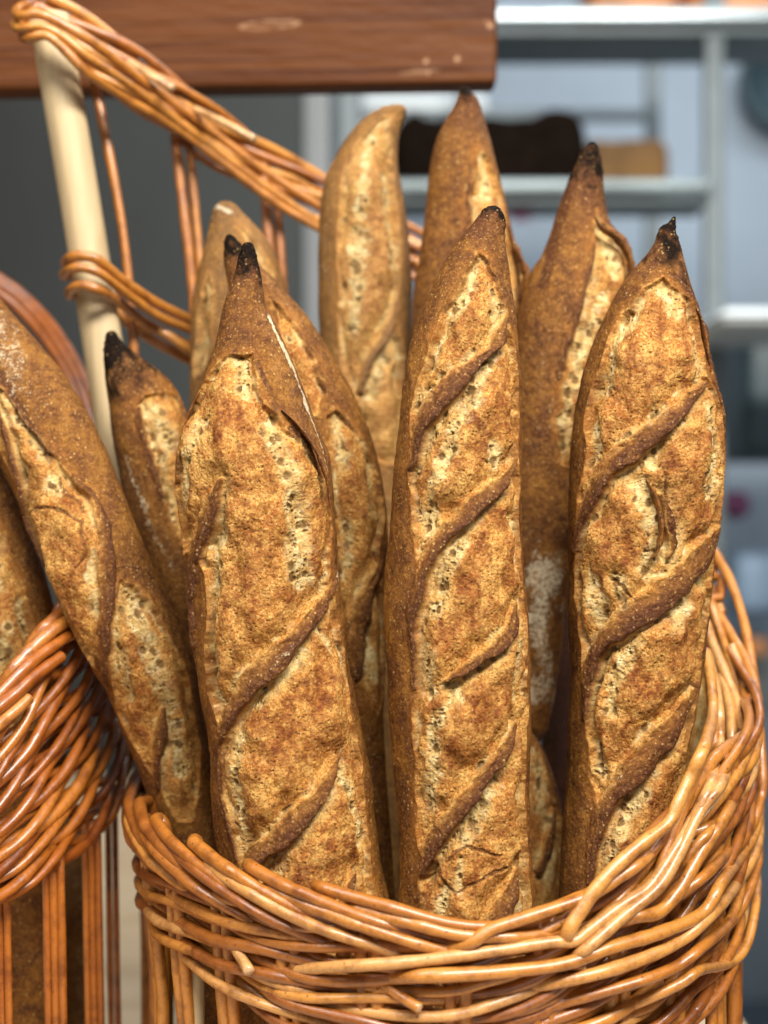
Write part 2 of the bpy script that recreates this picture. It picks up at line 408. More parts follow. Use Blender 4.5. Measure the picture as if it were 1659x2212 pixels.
tag(box("metal_tray", (R(740), R(1110), 2.9, 2.95, Zp(330, 2.9), Zp(200, 2.9)), M_WHITE, bev=.01), "bright white tray standing upright behind the dark loaf", "tray")
tag(box("plastic_crate", (R(1560, 2.7), R(1720, 2.7), 2.7, 3.0, Zp(1540, 2.7), Zp(1400, 2.7)), M_GREYL, bev=.01), "grey crate below the pale blue tub at the right edge", "crate")
tag(box("terracotta_pot", (R(1618, 2.6), R(1662, 2.6), 2.6, 2.65, Zp(1420, 2.6), Zp(1380, 2.6)), M_ORANGE, bev=.01), "small orange pot at the right edge above the grey crate", "pot")
# round teal pan hanging on the wall at the right edge
def disc(name, cx, cy, cz, r, t, mat):
    n = 48; vs = []; F = []
    prof = [(0, 0.0), (r * .86, 0.0), (r * .9, -t), (r, -t), (r, 0.004), (0, 0.004)]
    for (rr, yy) in prof:
        for i in range(n):
            a = i / n * 2 * math.pi; vs.append((cx + rr * math.cos(a), cy + yy, cz + rr * math.sin(a)))
    for j in range(len(prof) - 1):
        for i in range(n):
            F.append([j * n + i, j * n + (i + 1) % n, (j + 1) * n + (i + 1) % n, (j + 1) * n + i])
    return new_mesh(name, vs, F, mat, origin=(cx, cy, cz))
tag(disc("round_pan", R(1720, 3.5), 3.55, Zp(165, 3.5), 0.115, 0.03, M_TEAL), "dark teal round pan hung on the wall, top right", "pan")

# ------------------------------------------------------------------ willow rods
class Rods:
    def __init__(s, seed=1): s.v = []; s.f = []; s.a = []; s.n = 0; s.rng = random.Random(seed)
    def rod(s, pts, r, tone=None, sides=9, taper=(1, 1), cuts=(0, 0)):
        p = np.asarray(pts, float); n = len(p)
        if n < 3: return
        t = np.gradient(p, axis=0); t /= np.maximum(np.linalg.norm(t, axis=1), 1e-9)[:, None]
        ref = np.array([0.0, 0, 1.0]) if abs(t[0][2]) < 0.9 else np.array([1.0, 0, 0])
        nn = np.zeros_like(p); a = ref - t[0] * ref.dot(t[0]); nn[0] = a / np.linalg.norm(a)
        for i in range(1, n):
            a = nn[i - 1] - t[i] * nn[i - 1].dot(t[i]); nn[i] = a / max(np.linalg.norm(a), 1e-9)
        bb = np.cross(t, nn)
        ln = np.concatenate([[0], np.cumsum(np.linalg.norm(np.diff(p, axis=0), axis=1))])
        u = ln / ln[-1]
        sd = s.rng.randint(0, 9999)
        rad = r * (taper[0] * (1 - u) + taper[1] * u) * (1 + 0.07 * vnoise(ln * 45, ln * 0, sd) + 0.05 * vnoise(ln * 220, ln * 0, sd + 1))
        ang = np.arange(sides) / sides * 2 * math.pi
        wob = 1 + 0.05 * np.cos(2 * ang + sd)
        V = p[:, None, :] + (rad[:, None] * wob)[:, :, None] * (np.cos(ang)[None, :, None] * nn[:, None, :] + np.sin(ang)[None, :, None] * bb[:, None, :])
        V = V.reshape(-1, 3)
        tone = s.rng.random() * 0.85 if tone is None else tone
        A = np.zeros((len(V), 3)); A[:, 0] = tone; A[:, 1] = np.repeat(u, sides)
        idx = np.arange(n * sides).reshape(n, sides); nx = np.roll(idx, -1, 1)
        F = np.stack([idx[:-1], nx[:-1], nx[1:], idx[1:]], -1).reshape(-1, 4) + s.n
        s.v.append(V); s.f.append(F); s.a.append(A); base = s.n; s.n += len(V)
        for k, (i, sg) in enumerate(((0, -1), (n - 1, 1))):   # rounded or cut ends
            rings = [V[idx[i]]]
            c = p[i]
            e = [c + (V[idx[i]] - c) * 0.82 + t[i] * sg * rad[i] * 0.25, c + (V[idx[i]] - c) * 0.05 + t[i] * sg * rad[i] * (0.3 if cuts[k] else 0.7)]
            for q, ring in enumerate(e):
                at = np.zeros((sides, 3)); at[:, 0] = tone; at[:, 2] = 0.85 * cuts[k]
                s.v.append(ring); s.a.append(at)
                prev = (base + idx[i]) if q == 0 else np.arange(s.n - sides, s.n)
                cur = np.arange(s.n, s.n + sides)
                pr, cu = (prev, cur) if sg > 0 else (cur, prev)
                s.f.append(np.stack([pr, np.roll(pr, -1), np.roll(cu, -1), cu], -1)); s.n += sides
    def build(s, name, mat, parent, origin=None):
        return new_mesh(name, np.vstack(s.v), np.vstack(s.f), mat, parent, {"rod": np.vstack(s.a)}, True, parent.location if origin is None else origin)

def rope(R_, C, UP, OUT, wl, amp_out, amp_up, r, n=3, phase=0.0, tones=None):
    """n rods twined along centre line C; UP and OUT are unit vectors per point"""
    ln = np.concatenate([[0], np.cumsum(np.linalg.norm(np.diff(C, axis=0), axis=1))])
    for m in range(n):
        ps = 2 * math.pi * (ln / wl + m / n) + phase + 0.5 * vnoise(ln * 18, ln * 0, int(phase * 100) + m)
        jit = 0.0011 * vnoise(ln * 30, ln * 0 + m * 3.1, int(phase * 50) + 77 + m)
        au = amp_up if np.isscalar(amp_up) else amp_up
        off_o = amp_out * np.cos(ps); off_u = au * np.sin(ps) + jit
        pts = C + OUT * off_o[:, None] + UP * (off_u)[:, None]
        # break every rod into lengths of real willow with tapering tips
        L = ln[-1]; a = 0.0; first = True
        while a < L:
            b = a + R_.rng.uniform(0.30, 0.55)
            if L - b < 0.15: b = L
            i0, i1 = np.searchsorted(ln, a), np.searchsorted(ln, b)
            seg = pts[i0:i1 + 1]
            if len(seg) > 4: R_.rod(seg, r * R_.rng.uniform(0.9, 1.1), None if tones is None else R_.rng.uniform(*tones), taper=(1.06, 0.86))
            a = b; first = False

CX, CY, RB = 0.032, 0.85, 0.161
PH_TOP = [(-118, -.128), (-105, -.138), (-90, -.147), (-75, -.151), (-50, -.158), (-25, -.169), (0, -.174), (12, -.168), (25, -.153), (37, -.131), (50, -.108), (75, -.092), (90, -.078), (105, -.050), (117, -.022), (128, .004)]
PH_BOT = [(-118, -.185), (-90, -.196), (-70, -.202), (-50, -.209), (-30, -.226), (0, -.248), (35, -.244), (58, -.226), (75, -.215), (90, -.206), (128, -.165)]
def ztop(ph): return np.interp(ph, [a for a, b in PH_TOP], [b for a, b in PH_TOP])
def zbot(ph): return np.interp(ph, [a for a, b in PH_BOT], [b for a, b in PH_BOT])
_g = np.linspace(-140, 150, 1161); _zt = np.convolve(np.pad(ztop(_g), 30, mode='edge'), np.hanning(61) / np.hanning(61).sum(), 'valid')
def zt(ph): return np.interp(ph, _g, _zt)
def ring(ph, z, dr=0.0, drop=0.0):
    a = np.radians(ph); rr = RB + dr - 0.10 * drop
    return np.stack([CX + rr * np.sin(a), CY - rr * np.cos(a), z], -1)

b1 = empty("wicker_basket", (CX, CY, TZ), "varnished orange wicker basket with tall sloping back, holding the front loaves", "basket", "wicker baskets of baguettes")
weave = Rods(11)
ph = np.linspace(-118, 128, 620)
pitch = 0.0132
T = [zt(ph) - .0115 - .0104 * k for k in range(4)]; B = [zbot(ph) + .001 + .0118 * k for k in range(2)]
lines = [(z, z > zbot(ph) - .002, .0042) for z in T]
lines += [(z, T[3] - z > .0005, .0040) for z in B]
gapm = (T[3] - B[1]) / 4
lines += [(T[3] * (1 - f) + B[1] * f, gapm > .0052, np.clip(gapm * .42, .003, .0075)) for f in (.25, .5, .75)]
for j, (z, ok, au) in enumerate(lines):
    drop = np.clip(zt(ph) - z, 0, .09)
    runs = np.split(np.arange(len(ph)), np.where(np.diff(ok.astype(int)) != 0)[0] + 1)
    for rn in runs:
        if len(rn) < 30 or not ok[rn[0]]: continue
        e = np.arange(len(rn)); tuck = -.006 * (np.exp(-e / 8.0) * (rn[0] > 5) + np.exp(-(len(rn) - 1 - e) / 8.0) * (rn[-1] < len(ph) - 5))
        C = ring(ph[rn], z[rn], 0, drop[rn]); a = np.radians(ph[rn])
        OUT = np.stack([np.sin(a), -np.cos(a), a * 0], -1); C = C + OUT * tuck[:, None]
        TT = np.gradient(C, axis=0); TT /= np.linalg.norm(TT, axis=1)[:, None]
        UP = np.cross(OUT, TT); UP *= np.sign(UP[:, 2:3])
        rope(weave, C, UP, OUT, 0.165, 0.0036, au if np.isscalar(au) else au[rn], 0.0028, 3, phase=j * 2.1)
weave.build("woven_band", M_WICK, b1)

rim = Rods(5)
for i, p0 in enumerate(np.arange(-120, 122, 13.5)):
    for lay in range(2):
        t = np.linspace(0, 1, 46); sp = 36 + 5 * rim.rng.random()
        q = p0 + lay * 5 + t * sp + rim.rng.uniform(-1.5, 1.5)
        up = np.interp(t, [0, .035, .075, .13, .40, .75, 1], [-.022, -.004, .0045, .0055, .0025, -.0055, -.0125]) - lay * 0.0065
        dr = np.interp(t, [0, .035, .075, .13, .40, .75, 1], [-.0075, -.0075, -.004, .0005, .0045, .0045, -.002]) + lay * 0.001
        q2 = np.where(t < .075, p0 + lay * 5 + .075 * sp * (0.55 + 0.45 * t / .075), q)
        if q2[-1] > 131 or p0 > -14: continue
        pts = ring(q2, zt(q2) + up, dr)
        pts = catmull(pts, 0.003)
        rim.rod(pts, rim.rng.uniform(.0029, .0034), None, 12, (1.08, 0.8))
# the rods bent over one another along the rising right side of the rim
_pg = np.linspace(-62, 80, 800)
def q(x, y, D=None, dr=.0065):
    px, py = 907.4 + .5116 * x, 1080.2 + .5116 * y
    if D is None:
        w = ring(_pg, _pg * 0, dr); xs = w[:, 0] / (K * w[:, 1]) + 829.5
        D = float(np.interp(px, xs, w[:, 1]))
    return P(px, py, D)
traced = [
 (.0027, .0068, [(60, 1905), (215, 1868), (300, 1812), (500, 1745), (720, 1668), (830, 1600), (930, 1530), (1010, 1450)]),
 (.0028, .0085, [(600, 1880), (625, 1825), (660, 1760), (760, 1620), (900, 1480), (1050, 1362), (1085, 1290), (1140, 1170), (1200, 1040), (1236, 900, .79), (1228, 760, .808), (1208, 640, .825)]),
 (.0026, .0035, [(985, 1690), (1010, 1570), (1060, 1430), (1115, 1290), (1170, 1140), (1205, 1010)]),
 (.0028, .0060, [(-700, 1990), (-300, 1968), (0, 1945), (300, 1905), (560, 1866), (650, 1862), (720, 1812), (850, 1712), (965, 1635), (1060, 1500), (1150, 1350), (1225, 1200), (1262, 1040, .79), (1262, 900, .80), (1245, 780, .815), (1215, 660, .83)]),
 (.0027, .0080, [(640, 1930), (690, 1905), (850, 1765), (1005, 1635), (1090, 1500), (1180, 1320), (1270, 1200), (1308, 1080, .80), (1314, 960, .815), (1300, 850, .83), (1270, 740, .842)]),
 (.0027, .0075, [(780, 1800), (900, 1762), (1010, 1738), (1100, 1640), (1180, 1500), (1280, 1350), (1350, 1200, .79), (1390, 1060, .812), (1400, 950, .832), (1360, 860, .845), (1320, 720, .86), (1270, 560, .88), (1230, 440, .89)]),
 (.0026, .0060, [(1238, 215, .92), (1300, 320, .905), (1350, 450, .89), (1390, 620, .872), (1415, 800, .855), (1425, 980, .838), (1405, 1120, .82), (1350, 1240, .80), (1250, 1370), (1150, 1480), (1050, 1620)]),
 (.0029, 0, [(1240, 1345, .775), (1242, 1200, .78), (1241, 1000, .795), (1232, 840, .81), (1222, 720, .818), (1205, 640, .825)]),
 (.0029, 0, [(1365, 975, .815), (1332, 850, .83), (1290, 740, .84), (1240, 620, .85), (1205, 520, .86)]),
 (.0025, 0, [(1330, 650, .885), (1295, 580, .89), (1250, 480, .90), (1215, 400, .905)]),
 (.0026, .0070, [(1370, 560, .885), (1410, 740, .865), (1435, 1000, .845), (1446, 1180, .835), (1436, 1270, .83), (1400, 1380, .81), (1330, 1450, .785), (1230, 1560), (1120, 1650), (980, 1740)]),
 (.0028, .0072, [(-200, 2020), (0, 2010), (300, 1995), (600, 1960), (800, 1890), (1000, 1830), (1190, 1745), (1270, 1620), (1340, 1520, .785), (1400, 1430, .81), (1428, 1340, .83), (1425, 1260, .87), (1380, 1200, .91)]),
 (.0027, .0066, [(450, 2055), (700, 2010), (900, 1950), (1100, 1860), (1260, 1720), (1350, 1600, .79), (1410, 1500, .815), (1432, 1400, .835), (1425, 1310, .87), (1380, 1250, .91)]),
 (.0026, .0072, [(600, 2120), (900, 2040), (1080, 1970), (1200, 1880), (1330, 1760, .78), (1400, 1620, .81), (1428, 1500, .83), (1420, 1400, .87), (1380, 1330, .91)]),
 (.0024, .0068, [(900, 2130), (1100, 2040), (1180, 1985), (1300, 1960, .77), (1370, 1900, .79), (1405, 1780, .815), (1422, 1650, .835), (1415, 1560, .87), (1375, 1500, .91)]),
 (.0025, 0, [(1190, 1330, .80), (1260, 1180, .81), (1330, 1040, .82), (1370, 900, .835), (1370, 760, .85), (1320, 620, .87)]),
 (.0025, 0, [(1060, 1560, .765), (1150, 1400, .775), (1250, 1230, .79), (1320, 1100, .81), (1372, 960, .83)]),
]
for k, (rr_, dr_, pl_) in enumerate(traced):
    n_ = len(pl_) - 1
    pp = []
    for i_, p_ in enumerate(pl_):
        if len(p_) == 3: pp.append(np.array(q(*p_)))
        else: pp.append(np.array(q(p_[0], p_[1], None, dr_ if 0 < i_ < n_ else (-.009 if p_[0] < -100 else -.004))))
    cen = np.array([CX, CY, 0.0])
    def tuckin(a, amt, dz):
        o_ = cen - a; o_[2] = 0; return a + o_ / np.linalg.norm(o_) * amt + np.array([0, 0, dz])
    if len(pl_[0]) == 2 and pl_[0][0] > -100: pp = [tuckin(pp[0], .012, -.003)] + pp
    rim.rod(catmull(pp, .003), rr_ * 1.05, rim.rng.uniform(.35, .85) if k < 15 else .97, 12, (1.05, .92), (0, 0))
for i in range(4):      # trimmed ends poking out of the weave
    q0 = -40 + i * 26 + rim.rng.uniform(-4, 4); dz = rim.rng.uniform(.014, .042)
    if zt(q0) - dz < zbot(q0) + .004: dz = .02
    q = np.linspace(q0, q0 + 6, 12); t = np.linspace(0, 1, 12)
    rim.rod(ring(q, zt(q) - dz - t * .006, -.003 + t * .0085), .0027, rim.rng.uniform(.3, 1), 10, (1, 1), (0, 1))
rim.build("braided_rim", M_WICK, b1)

for k, p0 in enumerate(np.arange(-112, 126, 14.0)):
    st = Rods(100 + k)
    for dq in (-1.25, 1.25):
        q = np.full(30, p0 + dq)
        zz = np.linspace(TZ + 0.004, float(zt(p0)) - 0.012, 30)
        st.rod(ring(q, zz, 0.0, np.clip(float(zt(p0)) - zz, 0, .09)), 0.0033, 0.2 + 0.4 * st.rng.random(), 10)
    st.build("stake", M_WICK, b1)

# base ring of the basket
def base_part(parent, cx, cy, rad, mat, seed):
    bs = Rods(seed)
    for j in range(5):
        a = np.linspace(0, 2 * math.pi, 160)
        for m in range(2):
            w = 0.003 * np.cos(a * 14 + m * math.pi)
            bs.rod(np.stack([cx + (rad + w) * np.sin(a), cy - (rad + w) * np.cos(a), a * 0 + TZ + .005 + j * .006], -1), .003)
    for x in np.linspace(-rad * .94, rad * .94, 26):
        h = math.sqrt(max(rad ** 2 - x * x, 1e-6))
        y = np.linspace(-h, h, 40)
        bs.rod(np.stack([cx + x + y * 0, cy + y, TZ + .004 + .0025 * np.cos(y * 90 + x * 200)], -1), .0032, sides=6)
    bs.build("base", mat, parent)
base_part(b1, CX, CY, RB - 0.012, M_WICK, 41)

# tall back rim: from the dowel post down towards the right, behind the loaves
def pathpx(pts, step=0.004): return catmull([P(*p) for p in pts], step)
back = Rods(23)
bp = [(70, 20, .925), (180, 85, .935), (330, 195, .955), (500, 318, .985), (700, 432, 1.01), (900, 545, 1.02), (1130, 700, 1.02), (1330, 880, .99), (1430, 1030, .965), (1485, 1180, .93), (1510, 1320, .90)]
C = pathpx(bp); T = np.gradient(C, axis=0); T /= np.linalg.norm(T, axis=1)[:, None]
OUT = np.tile(np.array([0.0, -1.0, 0.0]), (len(C), 1)); OUT -= T * (OUT * T).sum(1)[:, None]; OUT /= np.linalg.norm(OUT, axis=1)[:, None]
UP = np.cross(OUT, T); UP *= np.sign(UP[:, 2:3] + 1e-9)
for k, (off, phs) in enumerate(((0.0085, 0.4), (-0.0015, 1.9), (-0.0105, 3.6))):
    rope(back, C + UP * off, UP, OUT, 0.15, 0.0032, 0.0046, 0.0027, 3, phase=phs, tones=(.15, .8))
# long rods that loop round the dowel and run along the rim
loops = [
    [(215, 60, .955), (150, 32, .95), (95, 14, .94), (55, 12, .925), (35, 24, .915), (45, 34, .895), (85, 30, .89), (135, 52, .893), (200, 92, .90), (300, 168, .93), (420, 255, .955), (560, 360, .975), (700, 452, .99)],
    [(200, 95, .955), (140, 62, .95), (90, 42, .94), (50, 40, .925), (34, 52, .915), (46, 62, .895), (90, 57, .89), (140, 82, .893), (200, 130, .90), (300, 198, .93), (420, 288, .955), (560, 392, .975), (690, 482, .99)],
    [(190, 135, .955), (140, 96, .95), (100, 72, .94), (66, 64, .925), (50, 76, .915), (60, 84, .895), (100, 76, .89), (140, 108, .893), (190, 158, .90), (260, 205, .925), (380, 275, .95), (480, 350, .965), (600, 440, .98), (700, 500, .99)]]
for lp in loops: back.rod(pathpx(lp, .003), .0032, .45 + .3 * back.rng.random(), 10, (1, .85))
for st_, en in (((240, 118), (372, 190)), ((420, 235), (548, 300))):
    pts = [(st_[0], st_[1], .955), ((st_[0] + en[0]) / 2, (st_[1] + en[1]) / 2 - 3, .935), (en[0], en[1], .925)]
    back.rod(pathpx(pts, .003), .0027, .97, 10, (.8, 1), (0, 1))
back.build("tall_back_rim", M_WICK, b1)

# lower binding from the dowel to the right
bind = Rods(29)
mids = [
    [(260, 612, .965), (205, 580, .96), (165, 566, .945), (143, 570, .925), (150, 558, .905), (175, 553, .897), (212, 562, .898), (270, 610, .915), (340, 655, .935), (410, 690, .95), (520, 745, .97)],
    [(260, 640, .965), (205, 610, .96), (165, 594, .945), (140, 596, .925), (148, 584, .905), (172, 578, .897), (215, 590, .898), (270, 632, .913), (340, 682, .935), (410, 712, .95), (520, 765, .97)],
    [(260, 670, .965), (210, 640, .96), (178, 626, .945), (152, 638, .925), (156, 624, .905), (180, 617, .897), (215, 628, .898), (260, 655, .918), (320, 700, .94), (400, 742, .955), (520, 800, .97)],
    [(255, 672, .955), (300, 706, .95), (350, 716, .945), (410, 758, .95), (520, 825, .97)],
    [(262, 688, .96), (310, 722, .955), (360, 752, .955), (410, 778, .96), (520, 835, .97)]]
for lp in mids: bind.rod(pathpx(lp, .003), .0031, .3 + .4 * bind.rng.random(), 10, (1, .9))
bind.build("lower_binding", M_WICK, b1)
for k, (xa, ya, xb, yb, w, D) in enumerate(((197, 120, 292, 800, .0028, .955), (375, 255, 432, 900, .0033, .975), (408, 285, 448, 900, .0028, .98), (568, 350, 600, 900, .0030, .995), (597, 400, 622, 900, .0028, 1.0))):
    st = Rods(300 + k)
    pa = P(xa, ya, D); pb = P(xb, yb, D - .01); dzd = (pb[2] - TZ - .004) ; dx = (pb[0] - pa[0]) * 0.25
    st.rod(catmull([pa, pb, (pb[0] + dx, pb[1], TZ + .006)], .01), w, .25 + .3 * st.rng.random(), 10)
    st.build("stake", M_WICK, b1)

def dowel(pts, rad, name, parent, sides=40, facet=0.0):
    p = catmull([P(*q) for q in pts], .02) if len(pts[0]) == 3 else None
    t = (p[-1] - p[0]) / np.linalg.norm(p[-1] - p[0]); a = np.cross(t, [0, 1, 0]); a /= np.linalg.norm(a); b = np.cross(t, a)
    ang = np.arange(sides) / sides * 2 * math.pi; vs = []
    for c in p:
        rr = rad * (1 - facet * np.clip(np.cos(ang - 2.6) - .75, 0, 1))
        vs.append(c + rr[:, None] * (np.cos(ang)[:, None] * a + np.sin(ang)[:, None] * b))
    n = len(p); vs = np.vstack(vs + [p[:1], p[-1:]]); idx = np.arange(n * sides).reshape(n, sides); nx = np.roll(idx, -1, 1)
    F = [list(f) for f in np.stack([idx[:-1], nx[:-1], nx[1:], idx[1:]], -1).reshape(-1, 4)]
    for i in range(sides):
        F.append([n * sides, idx[0][(i + 1) % sides], idx[0][i]]); F.append([n * sides + 1, idx[-1][i], idx[-1][(i + 1) % sides]])
    return new_mesh(name, vs, F, M_DOWEL, parent, smooth=True, origin=parent.location)
dowel([(104, 36, .925), (158, 350, .925), (214, 700, .925), (258, 1000, .925), (400, 1980, .93), (440, 2420, .93)], .0118, "dowel_post", b1, facet=.35)
dowel([(421, 2040, .765), (421, 2700, .765)], .0046, "dowel_post", b1)

# neighbouring basket, mostly beyond the left edge
CX2, CY2 = -0.312, 0.90
b2 = empty("wicker_basket", (CX2, CY2, TZ), "second, darker wicker basket cut off by the left edge", "basket", "wicker baskets of baguettes")
topp = [(-420, 1800, .735), (-150, 1690, .745), (0, 1512, .775), (60, 1425, .79), (125, 1345, .81), (190, 1270, .845), (235, 1190, .89), (250, 1090, .94)]
botp = [(-420, 2010, .735), (-150, 1990, .745), (0, 1945, .775), (100, 1888, .80), (190, 1818, .84), (250, 1735, .885), (278, 1610, .93), (272, 1470, .98)]
def resamp(p, n):
    c = pathpx(p, .003); ln = np.concatenate([[0], np.cumsum(np.linalg.norm(np.diff(c, axis=0), axis=1))])
    u = np.linspace(0, ln[-1], n); return np.stack([np.interp(u, ln, c[:, i]) for i in range(3)], -1)
A_, B_ = resamp(topp, 260), resamp(botp, 260)
w2 = Rods(61); NR = 8
for j in range(NR):
    f = (j + .5) / NR; C = A_ * (1 - f) + B_ * f
    OUT = C - np.array([CX2, CY2, 0]); OUT[:, 2] = 0; OUT /= np.linalg.norm(OUT, axis=1)[:, None]
    rr = np.linalg.norm((C - np.array([CX2, CY2, 0]))[:, :2], axis=1)
    T = np.gradient(C, axis=0); T /= np.linalg.norm(T, axis=1)[:, None]; UP = np.cross(OUT, T); UP *= np.sign(UP[:, 2:3] + 1e-9)
    gap = np.linalg.norm(A_ - B_, axis=1) / NR
    rope(w2, C, UP, OUT, 0.125, .0036, gap * .42, .0029, 3, phase=j * 1.7 + .3, tones=(0, .7))
w2.build("woven_band", M_WICK2, b2)
r2 = Rods(67)
for i in range(9):
    i0 = int(i * 24); i1 = min(i0 + 85, 259); t = np.linspace(0, 1, i1 - i0)
    C = A_[i0:i1]; OUT = C - np.array([CX2, CY2, 0]); OUT[:, 2] = 0; OUT /= np.linalg.norm(OUT, axis=1)[:, None]
    dz = np.interp(t, [0, .05, .1, .4, 1], [-.02, 0, .005, .003, -.012]); dr = np.interp(t, [0, .05, .1, .4, 1], [-.006, -.006, -.001, .004, .008])
    r2.rod(C + OUT * dr[:, None] + np.array([0, 0, 1.0]) * dz[:, None], .0034, None, 10, (1.05, .85), (0, 1))
r2.build("braided_rim", M_WICK2, b2)
for k, (xs_, yt, D, w) in enumerate((((-3, 13), 1880, .79, .0019), ((98, 114, 130), 1830, .81, .0020), ((183, 197, 211), 1770, .855, .0019), ((232, 247), 1700, .90, .0019), ((-130, -112), 1900, .76, .0022))):
    st = Rods(400 + k)
    for x in xs_:
        a = P(x, yt, D); st.rod(catmull([a, (a[0] + .002, a[1], -.28), (a[0] + .004, a[1], TZ + .006)], .02), w, .15 + .35 * st.rng.random(), 10)
    st.build("stake", M_WICK2, b2)
r3 = Rods(71)
for o_ in ((0, 0), (13, -3), (-9, 16)):
    r3.rod(pathpx([(-160 + o_[0], 520 + o_[1], 1.06), (0 + o_[0], 612 + o_[1], 1.05), (70 + o_[0], 672 + o_[1], 1.04), (130 + o_[0], 750 + o_[1], 1.02), (178 + o_[0], 842 + o_[1], 1.0), (215 + o_[0], 960 + o_[1], .98), (250, 1100, .95)]), .0034, .3, 10)
r3.build("back_rim", M_WICK2, b2)
base_part(b2, CX2, CY2, RB - 0.012, M_WICK2, 43)

# ------------------------------------------------------------------ loaves
def rows(rs, D):
    """silhouette rows (y, left, right) -> axis points (x, y, halfwidth, D)"""
    r = np.array(rs, float); x = (r[:, 1] + r[:, 2]) / 2; w = (r[:, 2] - r[:, 1]) / 2
    dx = np.gradient(x) / np.gradient(r[:, 0]); w = w / np.sqrt(1 + dx * dx)
    return [(x[i], r[i, 0], w[i], D if np.isscalar(D) else np.interp(r[i, 0], *D)) for i in range(len(r))]

def loaf(name, label, ax, opens=(), ridges=(), pales=(), flours=(), holes=(), darks=(), char=0, tip=25, mat=0, seed=1, res=1.0, relief=1.0, group="baguettes standing in the front basket", ylim=(-60, 2250), flat=0.92):
    ax = [tuple(a) for a in ax]
    # carry the loaf down to the basket floor
    x0, y0, w0, D0 = ax[-1]; x1, y1 = ax[-2][:2]
    yb = 1106 + (0.345) / (K * D0)
    if y0 < yb - 60:
        sl = (x0 - x1) / max(y0 - y1, 1) * 0.5
        wl = max(w0, 45)
        ax += [(x0 + sl * (yb - y0) * .5, (y0 + yb) / 2, wl * .98, D0), (x0 + sl * (yb - y0) * .9, yb - 60, wl * .8, D0), (x0 + sl * (yb - y0), yb, 6, D0)]
    c = catmull(ax, 1.0)
    ds = np.hypot(np.diff(c[:, 0]), np.diff(c[:, 1])); ln = np.concatenate([[0], np.cumsum(ds)])
    vis = (c[:, 1] > ylim[0]) & (c[:, 1] < ylim[1])
    dens = np.where(vis, 1 / (1.35 * res), 1 / 7.0); dens = np.concatenate([[0], np.cumsum(dens[1:] * ds)])
    ns = int(dens[-1]); ss = np.interp(np.linspace(0, dens[-1], ns), dens, ln)
    # a few tight rows to round the tip
    ss = np.concatenate([[0, .3, .8], ss[ss > 1.2]]); ns = len(ss)
    g = lambda i: np.interp(ss, ln, c[:, i])
    X, Y, W, D = g(0), g(1), np.maximum(g(2), 1.0), g(3)
    W = W.copy(); W[:3] *= np.array([.05, .45, .8])
    TX, TY = np.gradient(X, ss), np.gradient(Y, ss)
    kn = max(3, int(40 / (1.35 * res))) | 1
    sm = lambda a: np.convolve(np.pad(a, kn // 2, mode='edge'), np.ones(kn) / kn, 'valid')
    TX, TY = sm(TX), sm(TY); nr = np.hypot(TX, TY); TX /= nr; TY /= nr
    Wm = W.max(); nf = int(math.pi * Wm / (1.5 * res)); nb = max(24, nf // 5)
    th = np.concatenate([np.linspace(-1.75, 1.75, nf), np.linspace(1.75, 2 * math.pi - 1.75, nb + 2)[1:-1]])
    th = np.where(th > math.pi, th - 2 * math.pi, th); nt = len(th)
    TH, SS = np.meshgrid(th, ss); WW = W[:, None] * np.ones_like(TH)
    sc = np.clip(WW / 130.0, .25, 1.15)
    U = SS; V = TH * np.minimum(WW, Wm)            # surface coordinates: along, around
    def to_uv(pt):
        d2 = (X - pt[0]) ** 2 + (Y - pt[1]) ** 2; i = int(np.argmin(d2))
        o = (pt[0] - X[i]) * TY[i] - (pt[1] - Y[i]) * TX[i]
        return ss[i], math.asin(max(-.955, min(.955, o / W[i]))) * W[i]
    wu = fbm(U / 38, V / 38, seed, 3) * 9 + fbm(U / 9, V / 9, seed + 5, 2) * 1.4
    wv = fbm(U / 52, V / 45, seed + 50, 3) * 17 + fbm(U / 9, V / 9, seed + 55, 2) * 1.4
    Uw, Vw = U + wu * np.minimum(sc, 1), V + wv * np.minimum(sc, 1)
    def polyline(uv, UU, VV, ww=None):
        """distance, side and width along a polyline"""
        best = np.full(UU.shape, 1e9, np.float32); side = np.zeros_like(best); wid = np.zeros_like(best); tt = np.zeros_like(best)
        n = len(uv) - 1
        for i in range(n):
            (ua, va), (ub, vb) = uv[i], uv[i + 1]; du, dv = ub - ua, vb - va; L2 = du * du + dv * dv + 1e-6
            t = np.clip(((UU - ua) * du + (VV - va) * dv) / L2, 0, 1)
            eu, ev = UU - ua - t * du, VV - va - t * dv
            d = np.sqrt(eu * eu + ev * ev); m = d < best
            best = np.where(m, d, best)
            side = np.where(m, du * ev - dv * eu, side)      # >0: right of travel
            tt = np.where(m, (i + t) / n, tt)
            if ww is not None: wid = np.where(m, ww[i] + (ww[i + 1] - ww[i]) * t, wid)
        return best, np.sign(side), wid, tt
    def poly_sdf(uv, UU, VV):
        d, *_ = polyline(list(uv) + [uv[0]], UU, VV)
        ins = np.zeros(UU.shape, bool); n = len(uv)
        for i in range(n):
            (ua, va), (ub, vb) = uv[i], uv[(i + 1) % n]
            if abs(ua - ub) < 1e-9: continue
            cr = ((ua > UU) != (ub > UU)) & (VV < (vb - va) * (UU - ua) / (ub - ua) + va)
            ins ^= cr
        return np.where(ins, d, -d)
    inside = np.full(U.shape, -400.0)
    for po in opens: inside = np.maximum(inside, poly_sdf([to_uv(p) for p in po], Uw, Vw))
    inpoly = inside.copy()
    H = np.zeros_like(U); dark = np.zeros_like(U); under = np.zeros_like(U)
    lift = np.zeros_like(U)
    rcol = np.zeros_like(U); rtex = np.zeros_like(U)
